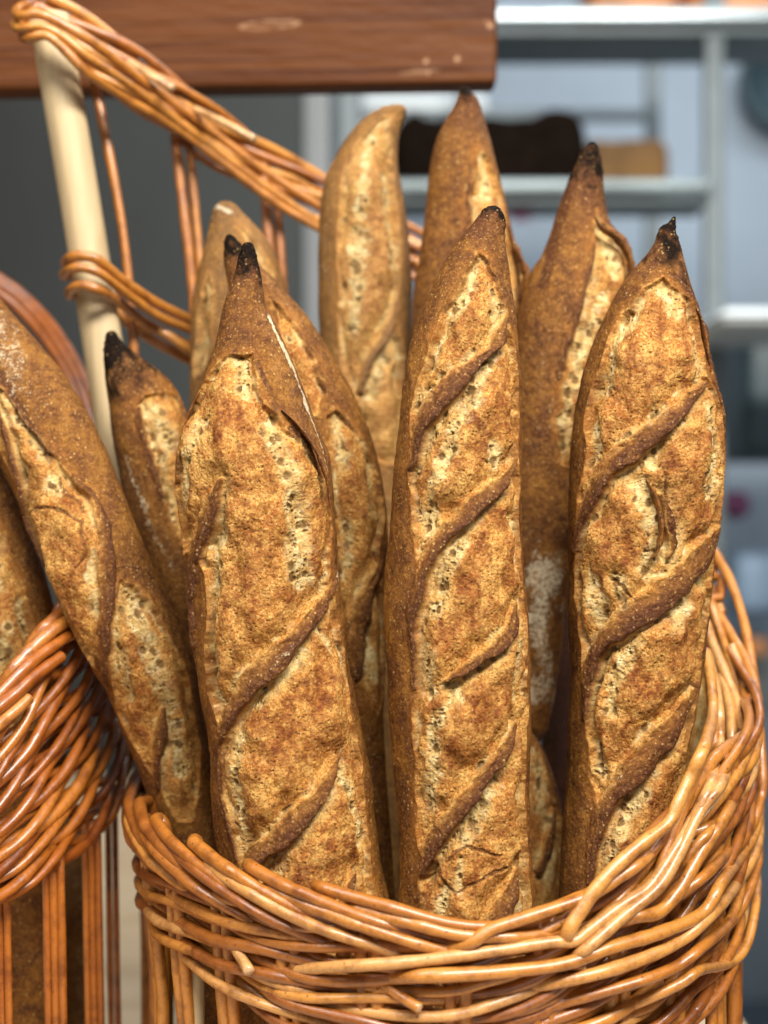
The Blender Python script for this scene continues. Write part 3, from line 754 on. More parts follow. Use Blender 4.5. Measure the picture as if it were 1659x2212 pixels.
    for rd in ridges:
        pts = np.array([(p[0], p[1], p[2] * 1.12) for p in rd], float)
        fine = catmull(np.hstack([pts, np.zeros((len(pts), 1))]), 14)[:, :3]
        uv = [to_uv(p) for p in fine]; ww = list(fine[:, 2])
        d, side, wd, tt = polyline(uv, Uw * .5 + U * .5, Vw * .5 + V * .5, ww)
        wd = wd * (1 + .42 * fbm(U / 48, V / 48, seed + 11, 2))
        q = d / np.maximum(wd, 1) * side                    # +1 = lower right lip
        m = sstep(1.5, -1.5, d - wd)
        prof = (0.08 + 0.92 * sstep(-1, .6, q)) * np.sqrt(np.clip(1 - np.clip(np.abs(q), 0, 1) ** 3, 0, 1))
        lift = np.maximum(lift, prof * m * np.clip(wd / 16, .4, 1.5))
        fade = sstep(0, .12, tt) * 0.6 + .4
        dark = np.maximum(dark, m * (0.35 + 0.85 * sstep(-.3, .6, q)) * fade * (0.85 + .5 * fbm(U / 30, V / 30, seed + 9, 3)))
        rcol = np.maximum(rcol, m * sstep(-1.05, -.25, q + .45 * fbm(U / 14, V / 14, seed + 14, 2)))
        rtex = np.where(m > .3, m * fbm(q * 2.2 + 9, tt * len(fine) * .5, seed + 13, 3), rtex)
        inside = np.minimum(inside, d - wd)
        under = np.maximum(under, sstep(26, 2, d - wd) * (q > 0) * (d > wd) * (0.75 + .5 * fbm(U / 25, V / 25, seed + 12, 2)))
    op = sstep(-3.5, 3.5, inside)
    nz_e = fbm(U / 13, V / 13, seed + 15, 3)
    crust = np.maximum(sstep(9, -9, inpoly + 15 * nz_e), rcol)
    toast = op * sstep(16, 52, inside + 40 * fbm(U / 60, V / 34, seed + 16, 3)) * np.clip(.36 + 1.7 * fbm(U / 48, V / 26, seed + 17, 5, .62), 0, 1)
    toast = np.maximum(toast, op * .5 * sstep(0, .4, fbm(U / 24, V / 60, seed + 19, 3)) * sstep(6, 20, inside))
    orange = np.clip(sstep(-34, -4, inpoly) * (.35 + .9 * fbm(U / 50, V / 20, seed + 20, 3)), 0, 1) * (1 - rcol * .6)
    # pale, torn, bubbly crumb
    pale = under * op * .85; trough = np.zeros_like(U)
    edge = sstep(16, 4, inside) * op
    pale = np.maximum(pale, edge * sstep(-.05, .35, fbm(U / 55, V / 40, seed + 21, 2)) * .8)
    for pl in pales:
        w_ = pl[0]; uv = [to_uv(p) for p in pl[1:]]
        d, *_ = polyline(uv, Uw, Vw)
        pale = np.maximum(pale, sstep(w_ * 1.35, w_ * .3, d + 13 * fbm(U / 15, V / 15, seed + 31, 3)) * np.clip(op + .25, 0, 1)); trough = np.maximum(trough, sstep(w_ * 1.9, 0, d) * op)
    pale = np.clip(pale * (1.0 + 1.1 * fbm(U / 17, V / 13, seed + 35, 3)), 0, 1)
    cs = 11.5
    f1, f2, cr = worley(U / cs + fbm(U / 20, V / 20, seed + 2, 2) * .5, V / (cs * 1.15), seed + 3)
    pit = sstep(.52, .16, f1 / (0.35 + .95 * cr)) * (cr > .35)
    f1b, _, crb = worley(U / 5.6, V / 6.4, seed + 8)
    pitb = sstep(.48, .2, f1b) * (crb > .45)
    f1c, _, crc = worley(U / 34, V / 30, seed + 18)
    pitc = sstep(.30, .12, f1c / (.6 + .8 * crc)) * (crc > .6)
    pm = sstep(.35, .8, pale)
    clus = sstep(-.25, .35, fbm(U / 26, V / 26, seed + 33, 2))
    hole = np.clip(pm * clus * (pit * .9 + pitb * .3) + op * pitc * sstep(.12, .5, pale) * .9 + op * pitb * (crb > .93) * .5, 0, 1)
    for (hx, hy, hr) in holes:
        hu, hv = to_uv((hx, hy)); e = np.sqrt(((U - hu) / 1.35) ** 2 + (V - hv) ** 2) + 2.5 * fbm(U / 6, V / 6, seed + 61, 2)
        hole = np.maximum(hole, sstep(hr * 1.1, hr * .55, e))
        pale = np.maximum(pale, sstep(hr * 2.2, hr, e) * .7)
    for dk in darks:
        w_ = dk[0]; uv = [to_uv(p) for p in dk[1:]]
        d, *_ = polyline(uv, Uw, Vw)
        m = sstep(w_ * 1.2, w_ * .3, d + 3 * fbm(U / 10, V / 10, seed + 71, 2))
        dark = np.maximum(dark, m); H -= 3 * m * np.minimum(sc, 1); crust = np.maximum(crust, m * .75)
    # relief
    rough = fbm(U / 75, V / 48, seed + 39, 2) * 16.0 + fbm(U / 26, V / 20, seed + 40, 4) * 4.4 + np.abs(fbm(U / 11, V / 7, seed + 44, 3)) * -2.6
    swell = -9.5 + 18.0 * sstep(0, 46, inside) + 3.0 * sstep(30, 90, inside)
    H += (op * (swell + rough - pale * (1.5 + 1.0 * vnoise(U / 3.6 + wu * .2, V / 8, seed + 47)) - trough * 8.0 - under * 7.5 - hole * 5.5)) * np.minimum(sc, 1) * relief
    H += lift * 8.0 + rtex * 3.0 * np.clip(sc, 0, 1) * relief
    H += (1 - op) * (fbm(U / 60, V / 40, seed + 80, 3) * 3.0 + fbm(U / 9, V / 7, seed + 84, 3) * 1.0) * np.minimum(sc, 1)
    H += fbm(U / 170, V / 120, seed + 90, 2) * 5 * np.minimum(sc, 1)
    H += (1 - op) * sstep(-16, -2, inside) * (inpoly > -16) * 3.0 * np.minimum(sc, 1) * relief
    H += sstep(90, 20, SS) * fbm(U / 9, V / 7, seed + 95, 3) * 5 * np.clip(WW / 25, 0, 1) * .8
    endf = sstep(0, 14, SS); H *= endf
    # scorching and flour
    n1 = fbm(U / 22, V / 18, seed + 100, 3)
    ch = np.zeros_like(U)
    if char: ch = sstep(char * 1.5, char * .30, SS + n1 * char * .9 + 10 * fbm(U / 7, V / 7, seed + 102, 3)) * .96
    dark = np.maximum(dark, crust * sstep(tip * 3.2, tip * .4, SS + n1 * 20) * .85)
    dark = np.clip(dark + crust * .22 * fbm(U / 80, V / 50, seed + 110, 3), 0, 1)
    fl = crust * .12 * sstep(-.1, .6, fbm(U / 90, V / 60, seed + 120, 3)) + crust * .15
    for (w_, amt, *pl) in flours:
        uv = [to_uv(p) for p in pl]; d, *_ = polyline(uv, Uw, Vw)
        fl = np.maximum(fl, amt * sstep(w_ * 1.35, 0, d + 4 * fbm(U / 8, V / 8, seed + 130, 3) + w_ * .9 * fbm(U / 40, V / 30, seed + 133, 3)))
    kd = K * D[:, None]
    rr = WW + H
    ox = rr * np.sin(TH); oz = rr * np.cos(TH) * flat
    PX = (X[:, None] + ox * TY[:, None] - 829.5) * kd
    PZ = (1106 - (Y[:, None] - ox * TX[:, None])) * kd
    PY = D[:, None] - oz * kd
    vs = np.stack([PX, PY, PZ], -1).reshape(-1, 3)
    idx = np.arange(ns * nt).reshape(ns, nt); nx = np.roll(idx, -1, 1)
    F = np.stack([idx[:-1], idx[1:], nx[1:], nx[:-1]], -1).reshape(-1, 4)[:, ::-1]
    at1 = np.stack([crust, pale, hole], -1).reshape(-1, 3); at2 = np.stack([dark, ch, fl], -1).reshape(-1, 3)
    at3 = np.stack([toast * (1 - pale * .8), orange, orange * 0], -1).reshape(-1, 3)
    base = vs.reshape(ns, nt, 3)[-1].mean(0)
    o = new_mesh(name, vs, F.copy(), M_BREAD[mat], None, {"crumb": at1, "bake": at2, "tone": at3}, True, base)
    return tag(o, label, "baguette", group)

# front left loaf
loaf("baguette", "thick baguette with black pointed tip and thin white flour line, front left",
     rows([(523, 529, 541), (532, 522, 549), (560, 514, 557), (600, 504, 566), (650, 486, 574), (683, 476, 582), (758, 456, 620), (873, 416, 667), (958, 385, 700), (1033, 378, 720), (1158, 395, 729), (1273, 408, 737), (1383, 416, 746), (1483, 430, 762), (1600, 450, 785), (1700, 458, 802), (1800, 466, 815), (1907, 482, 832), (2040, 500, 858)], .765),
     opens=[[(505, 778), (545, 772), (556, 812), (562, 860), (572, 885), (610, 910), (648, 948), (690, 1010), (708, 1060), (716, 1130), (716, 1190), (708, 1250), (725, 1290), (738, 1400), (752, 1500), (768, 1600), (780, 1700), (792, 1800), (808, 1900), (830, 2060), (560, 2060), (538, 1900), (528, 1840), (512, 1790), (500, 1700), (494, 1600), (488, 1550), (466, 1500), (462, 1400), (460, 1300), (455, 1230), (440, 1200), (408, 1190), (396, 1130), (386, 1050), (390, 970), (412, 900), (436, 850), (470, 805)]],
     ridges=[[(487, 1040, 5), (470, 1090, 15), (446, 1150, 20), (425, 1220, 24), (416, 1300, 24), (420, 1380, 16)],
             [(738, 1225, 6), (700, 1300, 13), (650, 1358, 19), (600, 1415, 22), (552, 1465, 20), (510, 1528, 17), (488, 1590, 14), (482, 1660, 11), (495, 1740, 9), (520, 1830, 7)],
             [(728, 1618, 5), (700, 1680, 15), (655, 1738, 20), (600, 1790, 19), (558, 1830, 17), (530, 1880, 15), (532, 1960, 12)],
             [(768, 1860, 6), (748, 1915, 17), (718, 1955, 20), (680, 2000, 20)]],
     pales=[(15, (528, 790), (540, 860)), (15, (484, 1130), (474, 1250), (470, 1370), (480, 1520)), (24, (590, 925), (612, 980), (640, 1060)), (30, (645, 1080), (650, 1170), (655, 1240)),
            (16, (445, 920), (415, 1010), (405, 1090)), (17, (530, 1575), (524, 1690), (536, 1790)), (16, (608, 1850), (598, 1920)), (12, (742, 1630), (758, 1720), (778, 1800)), (14, (690, 1340), (720, 1400)), (20, (560, 1500), (620, 1450), (660, 1400))],
     holes=[(637, 1078, 8), (596, 956, 6), (442, 940, 7), (526, 850, 6), (525, 1668, 9), (478, 1330, 6), (690, 1340, 7), (530, 1735, 6)],
     darks=[(7, (560, 795), (575, 830), (590, 850)), (9, (640, 930), (680, 985), (700, 1040)), (5, (440, 850), (425, 880))],
     flours=[(14, 1.2, (588, 690), (606, 735), (632, 790), (652, 850), (668, 890)), (5, .9, (668, 890), (700, 960), (716, 1020)), (9, .9, (738, 1240), (736, 1270)), (9, .55, (640, 1380), (590, 1440)), (7, .4, (560, 1830), (610, 1780)), (5, .4, (740, 1320), (752, 1480), (790, 1690))],
     char=82, tip=50, seed=3)

# centre loaf
loaf("baguette", "long slim baguette with evenly spaced dark ridges, rounded tip, middle of the three front loaves",
     rows([(447, 1066, 1084), (456, 1048, 1091), (470, 1036, 1094), (500, 1014, 1096), (540, 980, 1101), (605, 945, 1108), (660, 920, 1115), (740, 890, 1121), (783, 880, 1123), (858, 866, 1126), (933, 858, 1129), (1058, 848, 1129), (1158, 841, 1130), (1283, 831, 1136), (1400, 832, 1144), (1557, 843, 1146), (1700, 855, 1143), (1850, 861, 1149), (2030, 866, 1156)], .755),
     opens=[[(1032, 560), (1048, 570), (1070, 620), (1088, 690), (1104, 760), (1112, 850), (1116, 940), (1116, 1000), (1112, 1100), (1120, 1200), (1124, 1300), (1132, 1400), (1134, 1500), (1130, 1600), (1126, 1700), (1130, 1800), (1136, 1900), (1142, 2060), (930, 2060), (905, 1960), (905, 1880), (918, 1840), (905, 1780), (900, 1700), (898, 1600), (896, 1500), (890, 1400), (896, 1290), (900, 1210), (894, 1150), (890, 1050), (892, 960), (890, 900), (902, 840), (926, 762), (950, 700), (985, 640), (1010, 595)]],
     ridges=[[(1088, 690, 5), (1072, 738, 12), (1040, 775, 16), (982, 828, 19), (938, 876, 21), (908, 930, 17), (888, 1010, 8)],
             [(1110, 995, 5), (1088, 1030, 12), (1052, 1062, 16), (1000, 1108, 18), (950, 1160, 18), (915, 1215, 18), (894, 1290, 16), (884, 1370, 11), (890, 1470, 8)],
             [(1106, 1296, 5), (1092, 1345, 15), (1065, 1380, 17), (1020, 1413, 15), (985, 1440, 10), (958, 1456, 3)],
             [(1104, 1552, 5), (1082, 1598, 13), (1048, 1645, 18), (1010, 1690, 19), (965, 1745, 17), (930, 1795, 15), (908, 1860, 11)],
             [(1106, 1860, 5), (1088, 1915, 19), (1058, 1960, 23), (1020, 2010, 22)]],
     pales=[(15, (1018, 600), (985, 680), (945, 740), (925, 800)), (12, (1060, 640), (1068, 690)), (14, (925, 860), (905, 890)), (18, (1062, 782), (1010, 870), (965, 950), (932, 1050), (912, 1140)), (12, (1104, 880), (1108, 960)),
            (20, (990, 1165), (955, 1230), (935, 1310)), (14, (1105, 1120), (1108, 1220)), (16, (916, 1390), (922, 1480)), (17, (975, 1470), (942, 1560), (935, 1640), (920, 1720)), (13, (1112, 1390), (1115, 1500)), (16, (1075, 1640), (1030, 1720), (985, 1790)), (12, (985, 1830), (990, 1890)), (13, (958, 1890), (950, 1960)), (16, (1110, 1900), (1120, 1980)), (12, (1055, 960), (1062, 1000))],
     holes=[(932, 945, 6), (976, 975, 7), (1056, 972, 6), (1086, 770, 4), (914, 1140, 9), (936, 1598, 9), (1060, 1010, 5), (920, 1420, 7), (988, 1860, 5), (940, 1310, 7), (925, 800, 6)],
     darks=[(4, (935, 1850), (985, 1900), (1075, 1850)), (4, (950, 1835), (1000, 1800), (1060, 1820))],
     flours=[(5, .3, (885, 790), (868, 850), (860, 920)), (5, .35, (980, 520), (950, 570))],
     char=34, tip=45, seed=17)

# front right loaf
loaf("baguette", "broad baguette with tiny hooked black tip and wide slashes, front right",
     rows([(468, 1455, 1460), (485, 1440, 1462), (500, 1424, 1463), (545, 1404, 1476), (600, 1362, 1494), (645, 1330, 1508), (720, 1292, 1523), (775, 1268, 1534), (830, 1252, 1546), (908, 1240, 1561), (958, 1234, 1566), (1033, 1229, 1563), (1108, 1227, 1553), (1158, 1228, 1544), (1233, 1229, 1537), (1333, 1226, 1528), (1408, 1229, 1520), (1457, 1230, 1512), (1550, 1228, 1496), (1657, 1226, 1480), (1782, 1218, 1468), (1960, 1206, 1448)], .775),
     opens=[[(1424, 612), (1440, 632), (1475, 655), (1498, 700), (1512, 770), (1508, 820), (1536, 860), (1548, 920), (1553, 990), (1548, 1060), (1534, 1140), (1528, 1220), (1518, 1310), (1505, 1400), (1495, 1500), (1475, 1620), (1460, 1780), (1440, 2000), (1275, 2000), (1272, 1860), (1285, 1760), (1268, 1660), (1254, 1560), (1258, 1470), (1250, 1390), (1240, 1330), (1240, 1240), (1243, 1140), (1240, 1080), (1256, 1000), (1262, 900), (1275, 830), (1300, 755), (1335, 690), (1380, 640)]],
     ridges=[[(1506, 836, 5), (1470, 868, 13), (1425, 908, 18), (1362, 955, 22), (1310, 1003, 23), (1275, 1055, 22), (1250, 1110, 18), (1238, 1180, 12)],
             [(1552, 1120, 6), (1515, 1172, 20), (1470, 1225, 28), (1420, 1268, 30), (1362, 1308, 28), (1312, 1348, 25), (1275, 1402, 21), (1255, 1470, 14), (1250, 1540, 9)],
             [(1482, 1485, 8), (1450, 1532, 22), (1408, 1578, 26), (1366, 1628, 26), (1318, 1682, 22), (1285, 1735, 18), (1270, 1800, 14), (1262, 1880, 11)],
             [(1400, 1070, 4), (1420, 1115, 9), (1428, 1165, 9), (1420, 1200, 5)],
             [(1425, 600, 5), (1465, 625, 8), (1500, 680, 9), (1522, 760, 8), (1530, 820, 7)]],
     pales=[(16, (1482, 690), (1492, 760), (1490, 830)), (16, (1360, 665), (1330, 730), (1305, 800), (1292, 850)), (18, (1425, 640), (1440, 690)), (12, (1275, 900), (1268, 990)), (20, (1400, 900), (1375, 935)), (15, (1512, 890), (1518, 980), (1505, 1070)),
            (16, (1405, 950), (1385, 1010)), (20, (1350, 1045), (1380, 1100), (1392, 1170), (1370, 1225)), (17, (1262, 1240), (1282, 1320), (1282, 1370)), (17, (1310, 1240), (1325, 1300)), (17, (1345, 1380), (1318, 1440), (1305, 1520)), (13, (1270, 1590), (1290, 1660)),
            (18, (1375, 1655), (1345, 1720), (1312, 1810), (1300, 1900)), (16, (1460, 1290), (1440, 1340)), (14, (1495, 1180), (1505, 1260))],
     holes=[(1489, 785, 6), (1492, 745, 5), (1293, 852, 6), (1518, 915, 6), (1345, 690, 5), (1510, 1060, 6), (1258, 1388, 4), (1330, 1300, 6), (1395, 1120, 7), (1380, 1700, 6), (1305, 1840, 6)],
     darks=[(6, (1405, 1020), (1420, 1080), (1428, 1150)), (5, (1440, 600), (1500, 640)), (5, (1268, 1590), (1285, 1650)), (4, (1300, 1240), (1350, 1290))],
     flours=[(8, .5, (1410, 1270), (1440, 1240)), (6, .5, (1290, 1700), (1330, 1660)), (4, .4, (1230, 1130), (1232, 1260))],
     char=98, tip=60, seed=29)

# big loaf leaning out to the left
loaf("baguette", "fat floury baguette leaning diagonally out over the left edge",
     [(-150, 560, 50, .86), (-98, 640, 70, .85), (-42, 725, 84, .84), (14, 812, 98, .83), (76, 912, 107, .825), (126, 1010, 110, .82), (165, 1100, 108, .815), (200, 1190, 106, .81), (238, 1280, 106, .81), (285, 1375, 104, .81), (325, 1460, 98, .815), (352, 1560, 88, .82), (385, 1680, 76, .825), (420, 1820, 66, .83), (440, 1960, 60, .83)],
     opens=[[(-40, 800), (5, 825), (45, 868), (85, 925), (125, 985), (175, 1035), (215, 1080), (236, 1150), (238, 1230), (228, 1320), (218, 1440), (185, 1410), (140, 1345), (98, 1260), (70, 1190), (62, 1120), (50, 1050), (20, 980), (-20, 920)],
            [(275, 1252), (305, 1262), (345, 1320), (380, 1390), (410, 1460), (430, 1560), (438, 1680), (420, 1760), (395, 1760), (345, 1680), (300, 1600), (266, 1530), (255, 1470), (252, 1380), (262, 1300)]],
     ridges=[[(175, 1030, 4), (215, 1080, 10), (240, 1140, 13), (248, 1230, 15), (245, 1320, 17), (235, 1400, 16), (240, 1480, 12)], [(362, 1522, 5), (355, 1570, 12), (346, 1630, 12), (345, 1690, 8)],
             [(12, 868, 3), (35, 960, 8), (55, 1060, 8), (58, 1150, 9), (75, 1230, 6)]],
     pales=[(15, (50, 875), (85, 940), (118, 990)), (14, (90, 1170), (115, 1240), (150, 1310)), (22, (298, 1280), (315, 1340), (355, 1440), (375, 1520)), (16, (272, 1400), (285, 1500)), (14, (222, 1190), (212, 1320)), (16, (385, 1560), (400, 1660)), (14, (135, 1030), (140, 1060))],
     holes=[(60, 890, 6), (132, 1052, 7), (115, 1225, 5), (310, 1270, 7), (280, 1480, 6), (345, 1400, 8)],
     darks=[(13, (20, 815), (62, 875), (95, 930), (125, 998)), (4, (85, 1110), (110, 1095), (160, 1100), (200, 1130), (205, 1190), (185, 1225)), (5, (160, 1062), (195, 1100))],
     flours=[(80, .62, (-60, 620), (15, 735), (50, 800)), (40, .42, (60, 780), (110, 880)), (20, .35, (240, 1000), (262, 1090))],
     char=0, tip=20, seed=41, mat=0)

# small loaf with black tip, behind the diagonal one
loaf("baguette", "narrow baguette with black blunt tip beside the pale wooden dowel",
     [(236, 715, 4, .865), (239, 722, 12, .865), (250, 760, 28, .865), (276, 810, 52, .865), (312, 875, 78, .865), (334, 960, 86, .865), (352, 1060, 84, .865), (378, 1180, 76, .865), (415, 1320, 68, .865), (450, 1500, 58, .865), (470, 1700, 55, .865)],
     opens=[[(305, 880), (322, 858), (360, 852), (400, 858), (430, 900), (440, 1000), (430, 1150), (400, 1170), (372, 1090), (352, 1010), (330, 950)]],
     ridges=[[(310, 885, 4), (316, 940, 8), (335, 1000, 10), (358, 1070, 9)]],
     pales=[(24, (345, 900), (372, 960)), (14, (345, 960), (365, 1040), (385, 1120))],
     holes=[(352, 1000, 5)],
     flours=[(13, .8, (285, 985), (302, 1045), (322, 1090)), (11, .6, (322, 1090), (350, 1160), (385, 1230)), (10, .35, (282, 900), (290, 960))],
     char=120, tip=60, seed=53, res=1.1, mat=1)

# loaf leaning behind the front left one
loaf("baguette", "slender baguette with dark tip leaning right behind the front left loaf",
     [(493, 506, 4, .835), (497, 518, 13, .835), (512, 560, 30, .835), (548, 630, 52, .835), (600, 720, 74, .835), (655, 830, 88, .835), (700, 940, 96, .835), (728, 1050, 100, .835), (742, 1160, 98, .835), (746, 1280, 92, .835), (758, 1400, 78, .835), (775, 1520, 56, .835), (790, 1640, 42, .835)],
     opens=[[(708, 905), (728, 896), (765, 930), (800, 985), (822, 1040), (828, 1110), (822, 1180), (812, 1230), (832, 1280), (832, 1400), (828, 1500), (812, 1540), (790, 1500), (770, 1400), (740, 1300), (725, 1180), (718, 1050)],
            [(592, 655), (632, 700), (668, 760), (706, 850), (700, 890), (672, 900), (640, 850), (612, 760)]],
     ridges=[[(830, 1200, 5), (808, 1245, 14), (785, 1300, 17), (772, 1370, 16), (768, 1450, 12)]],
     pales=[(18, (730, 920), (745, 1000)), (14, (745, 1130), (752, 1210)), (14, (802, 1380), (805, 1460)), (12, (800, 1000), (812, 1100))],
     holes=[(750, 1140, 9), (800, 1390, 6), (630, 740, 5)],
     darks=[(5, (728, 896), (770, 935)), (5, (590, 645), (612, 690))], flours=[(30, .3, (590, 620), (660, 740))],
     char=54, tip=40, seed=67, res=1.15, mat=1)

loaf("baguette", "pale baguette with blunt floury corner tip, furthest left of the back row",
     [(466, 446, 10, .905), (474, 452, 24, .905), (490, 480, 42, .905), (508, 540, 74, .905), (516, 600, 94, .905), (518, 680, 106, .905), (518, 800, 110, .905), (520, 1000, 105, .905), (525, 1250, 95, .905)],
     opens=[[(520, 500), (548, 520), (575, 560), (600, 640), (595, 700), (560, 640)], [(440, 640), (455, 600), (465, 680), (455, 800), (425, 820), (430, 720)]],
     pales=[(10, (445, 660), (440, 780))], flours=[(9, .9, (452, 452), (485, 456), (505, 468)), (20, .3, (430, 560), (415, 680))],
     tip=4, seed=71, res=1.5, mat=2, relief=.8)

loaf("baguette", "pale baguette with tip curling right, left in the back row",
     [(876, 232, 5, .925), (868, 237, 14, .925), (845, 254, 30, .925), (818, 290, 48, .925), (796, 345, 66, .925), (784, 415, 86, .925), (786, 520, 98, .925), (788, 620, 102, .925), (790, 720, 102, .925), (798, 850, 98, .925), (806, 1000, 92, .925), (812, 1200, 85, .925)],
     opens=[[(790, 300), (822, 265), (842, 262), (843, 320), (852, 400), (862, 500), (864, 620), (855, 700), (872, 780), (868, 1000), (790, 1000), (775, 880), (745, 800), (735, 700), (735, 580), (738, 450), (755, 360)]],
     ridges=[[(866, 620, 3), (852, 680, 9), (830, 735, 12), (800, 790, 11), (780, 850, 7)]],
     pales=[(14, (800, 310), (792, 400), (782, 480)), (17, (775, 520), (772, 620), (768, 720)), (13, (838, 400), (845, 500), (848, 580)), (13, (800, 860), (830, 780)), (12, (865, 720), (862, 850))],
     holes=[(805, 320, 6), (780, 520, 8), (772, 600, 8), (845, 560, 8), (862, 700, 6), (776, 660, 6), (790, 450, 5)],
     flours=[(10, .5, (815, 240), (855, 228)), (12, .5, (710, 420), (702, 600))],
     tip=6, seed=83, res=1.3, mat=2)

loaf("baguette", "tallest baguette, brown cone tip, behind the middle front loaf",
     rows([(186, 998, 1010), (196, 991, 1017), (230, 980, 1038), (270, 958, 1052), (320, 936, 1066), (375, 926, 1078), (450, 919, 1095), (525, 908, 1112), (600, 897, 1130), (680, 890, 1132), (800, 884, 1130), (1000, 880, 1125), (1200, 880, 1120)], .905),
     opens=[[(1036, 335), (1052, 350), (1072, 410), (1090, 480), (1104, 540), (1128, 600), (1122, 700), (1095, 700), (1085, 560), (1040, 500), (1010, 540), (1008, 500), (1018, 420)]],
     ridges=[[(1092, 480, 4), (1098, 530, 9), (1108, 600, 10), (1112, 680, 8)]],
     pales=[(13, (1040, 360), (1045, 440)), (10, (1025, 440), (1012, 500))], holes=[(1056, 410, 6)],
     darks=[(5, (1015, 380), (1008, 450), (990, 530), (965, 600))], flours=[(14, .3, (935, 330), (915, 480)), (18, .4, (905, 600), (898, 700))],
     char=30, tip=75, seed=97, res=1.25, mat=0)

loaf("baguette", "baguette with charred cone tip and curled crust flap, behind the broad front right one",
     rows([(305, 1276, 1286), (314, 1268, 1292), (335, 1254, 1298), (365, 1240, 1303), (415, 1220, 1306), (475, 1199, 1316), (535, 1176, 1342), (575, 1160, 1358), (650, 1130, 1362), (750, 1112, 1362), (900, 1104, 1352), (1100, 1100, 1300), (1200, 1100, 1250), (1300, 1102, 1226), (1450, 1104, 1206), (1560, 1100, 1186), (1640, 1096, 1160)], .875),
     opens=[[(1284, 470), (1300, 492), (1335, 512), (1352, 560), (1350, 640), (1310, 720), (1270, 800), (1235, 900), (1215, 1010), (1198, 1000), (1195, 920), (1200, 840), (1215, 760), (1245, 680), (1262, 610), (1278, 540)]],
     ridges=[[(1290, 470, 4), (1322, 505, 8), (1352, 545, 9), (1360, 590, 7)], [(1272, 540, 3), (1258, 600, 9), (1240, 660, 11), (1215, 740, 10), (1195, 820, 7)]],
     pales=[(15, (1295, 500), (1310, 600)), (17, (1248, 730), (1225, 810), (1212, 900), (1200, 980)), (12, (1290, 650), (1260, 730))],
     holes=[(1236, 758, 6), (1228, 830, 9), (1318, 530, 8), (1215, 900, 7), (1305, 570, 4)],
     flours=[(18, .45, (1160, 760), (1150, 860)), (14, .4, (1235, 690), (1215, 780)), (62, .85, (1170, 1230), (1170, 1350), (1165, 1480))],
     darks=[(24, (1232, 400), (1205, 480), (1180, 560), (1160, 620))], char=85, tip=85, seed=103, res=1.2, mat=0)

loaf("baguette", "golden baguette end showing low between the middle and right front loaves",
     rows([(1560, 1090, 1120), (1600, 1078, 1158), (1650, 1066, 1185), (1730, 1056, 1208), (1850, 1050, 1222), (2020, 1050, 1220)], .85),
     opens=[[(1140, 1600), (1160, 1620), (1178, 1680), (1205, 1760), (1208, 1860), (1200, 2000), (1120, 2000), (1120, 1700)]],
     ridges=[[(1190, 1740, 4), (1178, 1800, 9), (1160, 1860, 9)]], pales=[(14, (1160, 1650), (1165, 1740)), (12, (1190, 1820), (1180, 1900))], holes=[(1165, 1680, 8), (1182, 1760, 6)], seed=113, res=1.5, mat=1, tip=4)
loaf("baguette", "baguette coloured dark as shade, deep between the middle and right front loaves",
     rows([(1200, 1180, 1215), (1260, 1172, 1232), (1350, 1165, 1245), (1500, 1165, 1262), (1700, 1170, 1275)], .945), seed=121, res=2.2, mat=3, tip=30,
     darks=[(50, (1210, 1200), (1215, 1500), (1220, 1800))])  # wide dark band puts the shade of the gap into the colour
loaf("baguette", "sliver of baguette showing right of the broad front right loaf",
     rows([(1380, 1470, 1500), (1420, 1450, 1520), (1500, 1438, 1530), (1600, 1430, 1523), (1700, 1420, 1505), (1850, 1400, 1480)], .86),
     opens=[[(1490, 1400), (1512, 1430), (1522, 1500), (1515, 1620), (1495, 1720), (1460, 1720), (1460, 1450)]], pales=[(14, (1508, 1450), (1508, 1600))], seed=131, res=1.5, mat=1, tip=4)
loaf("baguette", "baguette edge showing low between the left and middle front loaves",
     rows([(1540, 720, 762), (1590, 705, 792), (1640, 700, 810), (1760, 706, 832), (1880, 716, 848), (2020, 726, 862)], .85),
     opens=[[(790, 1620), (806, 1680), (824, 1760), (838, 1880), (850, 2000), (800, 2000), (780, 1700)]], pales=[(8, (820, 1760), (836, 1900))], flours=[(8, .5, (800, 1620), (826, 1740))], seed=139, res=1.6, mat=1, tip=4)

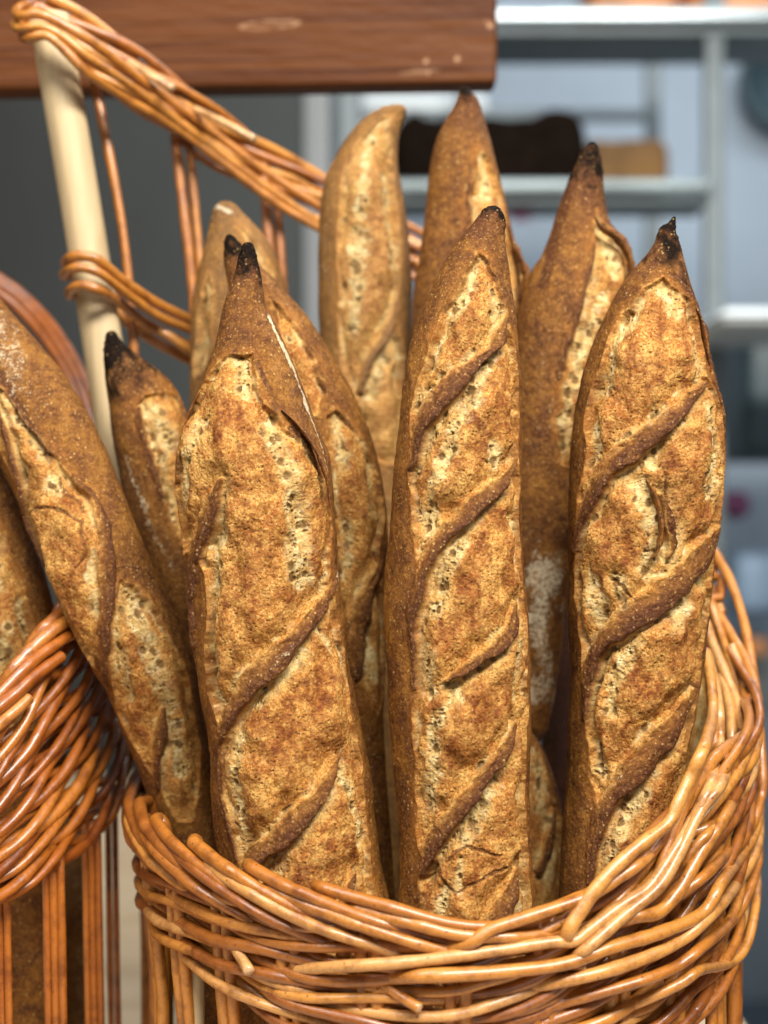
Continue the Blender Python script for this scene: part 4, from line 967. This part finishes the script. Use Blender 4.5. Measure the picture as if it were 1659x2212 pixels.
def flap(parent, pts, D, wid, seed):
    """a strip of crust torn loose along a slash, standing off the loaf"""
    c = catmull([(a, b, 0.0) for a, b in pts], 2.0)[:, :2]; n = len(c)
    t = np.gradient(c, axis=0); t /= np.linalg.norm(t, axis=1)[:, None]; nn = np.stack([-t[:, 1], t[:, 0]], -1)
    u = np.linspace(0, 1, n); env = np.sin(np.pi * np.clip(u, 0.02, .98)) ** .5
    jag = (1 + .55 * fbm(u * n / 9, u * 0, seed, 3)) * env * wid
    prof = [(1.0, -1.0), (.55, -1.6), (.0, -2.0), (-.5, -1.5), (-.95, 0.2), (-.9, 1.6), (-.3, .6), (.3, .2), (.8, -.1)]
    V = []
    for a, z in prof:
        off = c + nn * (a * jag * -1)[:, None]
        dd = D + z * .0024 * env + .0008 * fbm(u * n / 6, u * 0 + a * 3, seed + 4, 2)
        V.append(np.stack([(off[:, 0] - 829.5) * K * D, dd, (1106 - off[:, 1]) * K * D], -1))
    V = np.stack(V, 1); m = len(prof); idx = np.arange(n * m).reshape(n, m); nx = np.roll(idx, -1, 1)
    F = np.stack([idx[:-1], nx[:-1], nx[1:], idx[1:]], -1).reshape(-1, 4)
    F = [list(f) for f in F] + [list(idx[0][::-1]), list(idx[-1])]
    a1 = np.zeros((n * m, 3)); a1[:, 0] = 1; a2 = np.zeros((n * m, 3)); a2[:, 0] = np.clip(.45 + .9 * fbm(np.repeat(u * 9, m), np.tile(np.arange(m) * .4, n), seed + 6, 2), 0, 1)
    o = new_mesh("torn_crust", V.reshape(-1, 3), F, M_BREAD[0], parent, {"crumb": a1, "bake": a2, "tone": a1 * 0 + .3}, True, parent.location)
    return o
by = {o["label"]: o for o in COL.objects if o.get("category") == "baguette"}
def L(t): return next(o for k_, o in by.items() if k_.startswith(t))
flap(L("baguette with charred cone"), [(1284, 468), (1300, 492), (1326, 506), (1348, 530), (1362, 566), (1360, 600), (1348, 630)], .855, 9, 3)
flap(L("tallest"), [(1094, 470), (1106, 520), (1124, 560), (1138, 598), (1134, 640), (1126, 690)], .885, 8, 8)
flap(L("broad"), [(1500, 655), (1520, 710), (1528, 770), (1540, 830), (1556, 880), (1562, 940), (1560, 1010)], .765, 7, 12)
flap(L("thick"), [(608, 885), (648, 922), (684, 975), (706, 1035), (714, 1100)], .742, 6, 16)
flap(L("thick"), [(436, 840), (415, 880), (398, 930), (388, 990)], .752, 4, 19)
flap(L("broad"), [(1395, 1035), (1415, 1075), (1428, 1130), (1422, 1185), (1402, 1210)], .742, 6, 23)

# loaves of the left basket
G2 = "baguettes standing in the left basket"
loaf("baguette", "golden baguette rising from the left basket at the picture's left edge",
     [(-150, 880, 40, .845), (-100, 960, 78, .845), (-60, 1060, 92, .845), (-20, 1190, 98, .845), (15, 1320, 98, .845), (40, 1450, 95, .85), (55, 1600, 90, .86), (50, 1850, 80, .87)],
     opens=[[(-60, 1000), (-10, 1060), (15, 1130), (50, 1230), (75, 1320), (95, 1420), (100, 1560), (20, 1560), (-20, 1400), (-60, 1200)]],
     ridges=[[(-20, 1380, 4), (10, 1450, 9), (45, 1530, 9)]],
     pales=[(16, (0, 1180), (15, 1260)), (18, (30, 1380), (50, 1480)), (14, (60, 1300), (75, 1380))], holes=[(38, 1350, 8), (20, 1220, 5)], seed=151, res=1.3, mat=1, group=G2, tip=4)
loaf("baguette", "lower baguette seen through the stakes of the left basket, at the left edge",
     [(30, 1780, 20, .90), (40, 1840, 52, .90), (45, 1950, 60, .90), (46, 2080, 58, .90), (45, 2200, 50, .90)],
     opens=[[(20, 1900), (60, 1900), (70, 1990), (50, 2030), (20, 2000)]], holes=[(48, 1950, 9), (40, 1985, 9)], seed=163, res=1.8, mat=0, group=G2, tip=4, flours=[(30, .4, (80, 2000), (80, 2180))])
loaf("baguette", "lower baguette seen through the stakes of the left basket, nearer the front basket",
     [(160, 1740, 16, .94), (165, 1800, 34, .94), (168, 1950, 40, .94), (162, 2080, 38, .94), (150, 2220, 34, .94)],
     seed=171, res=1.8, mat=2, group=G2, tip=4, flours=[(20, .5, (178, 1900), (178, 2150))])
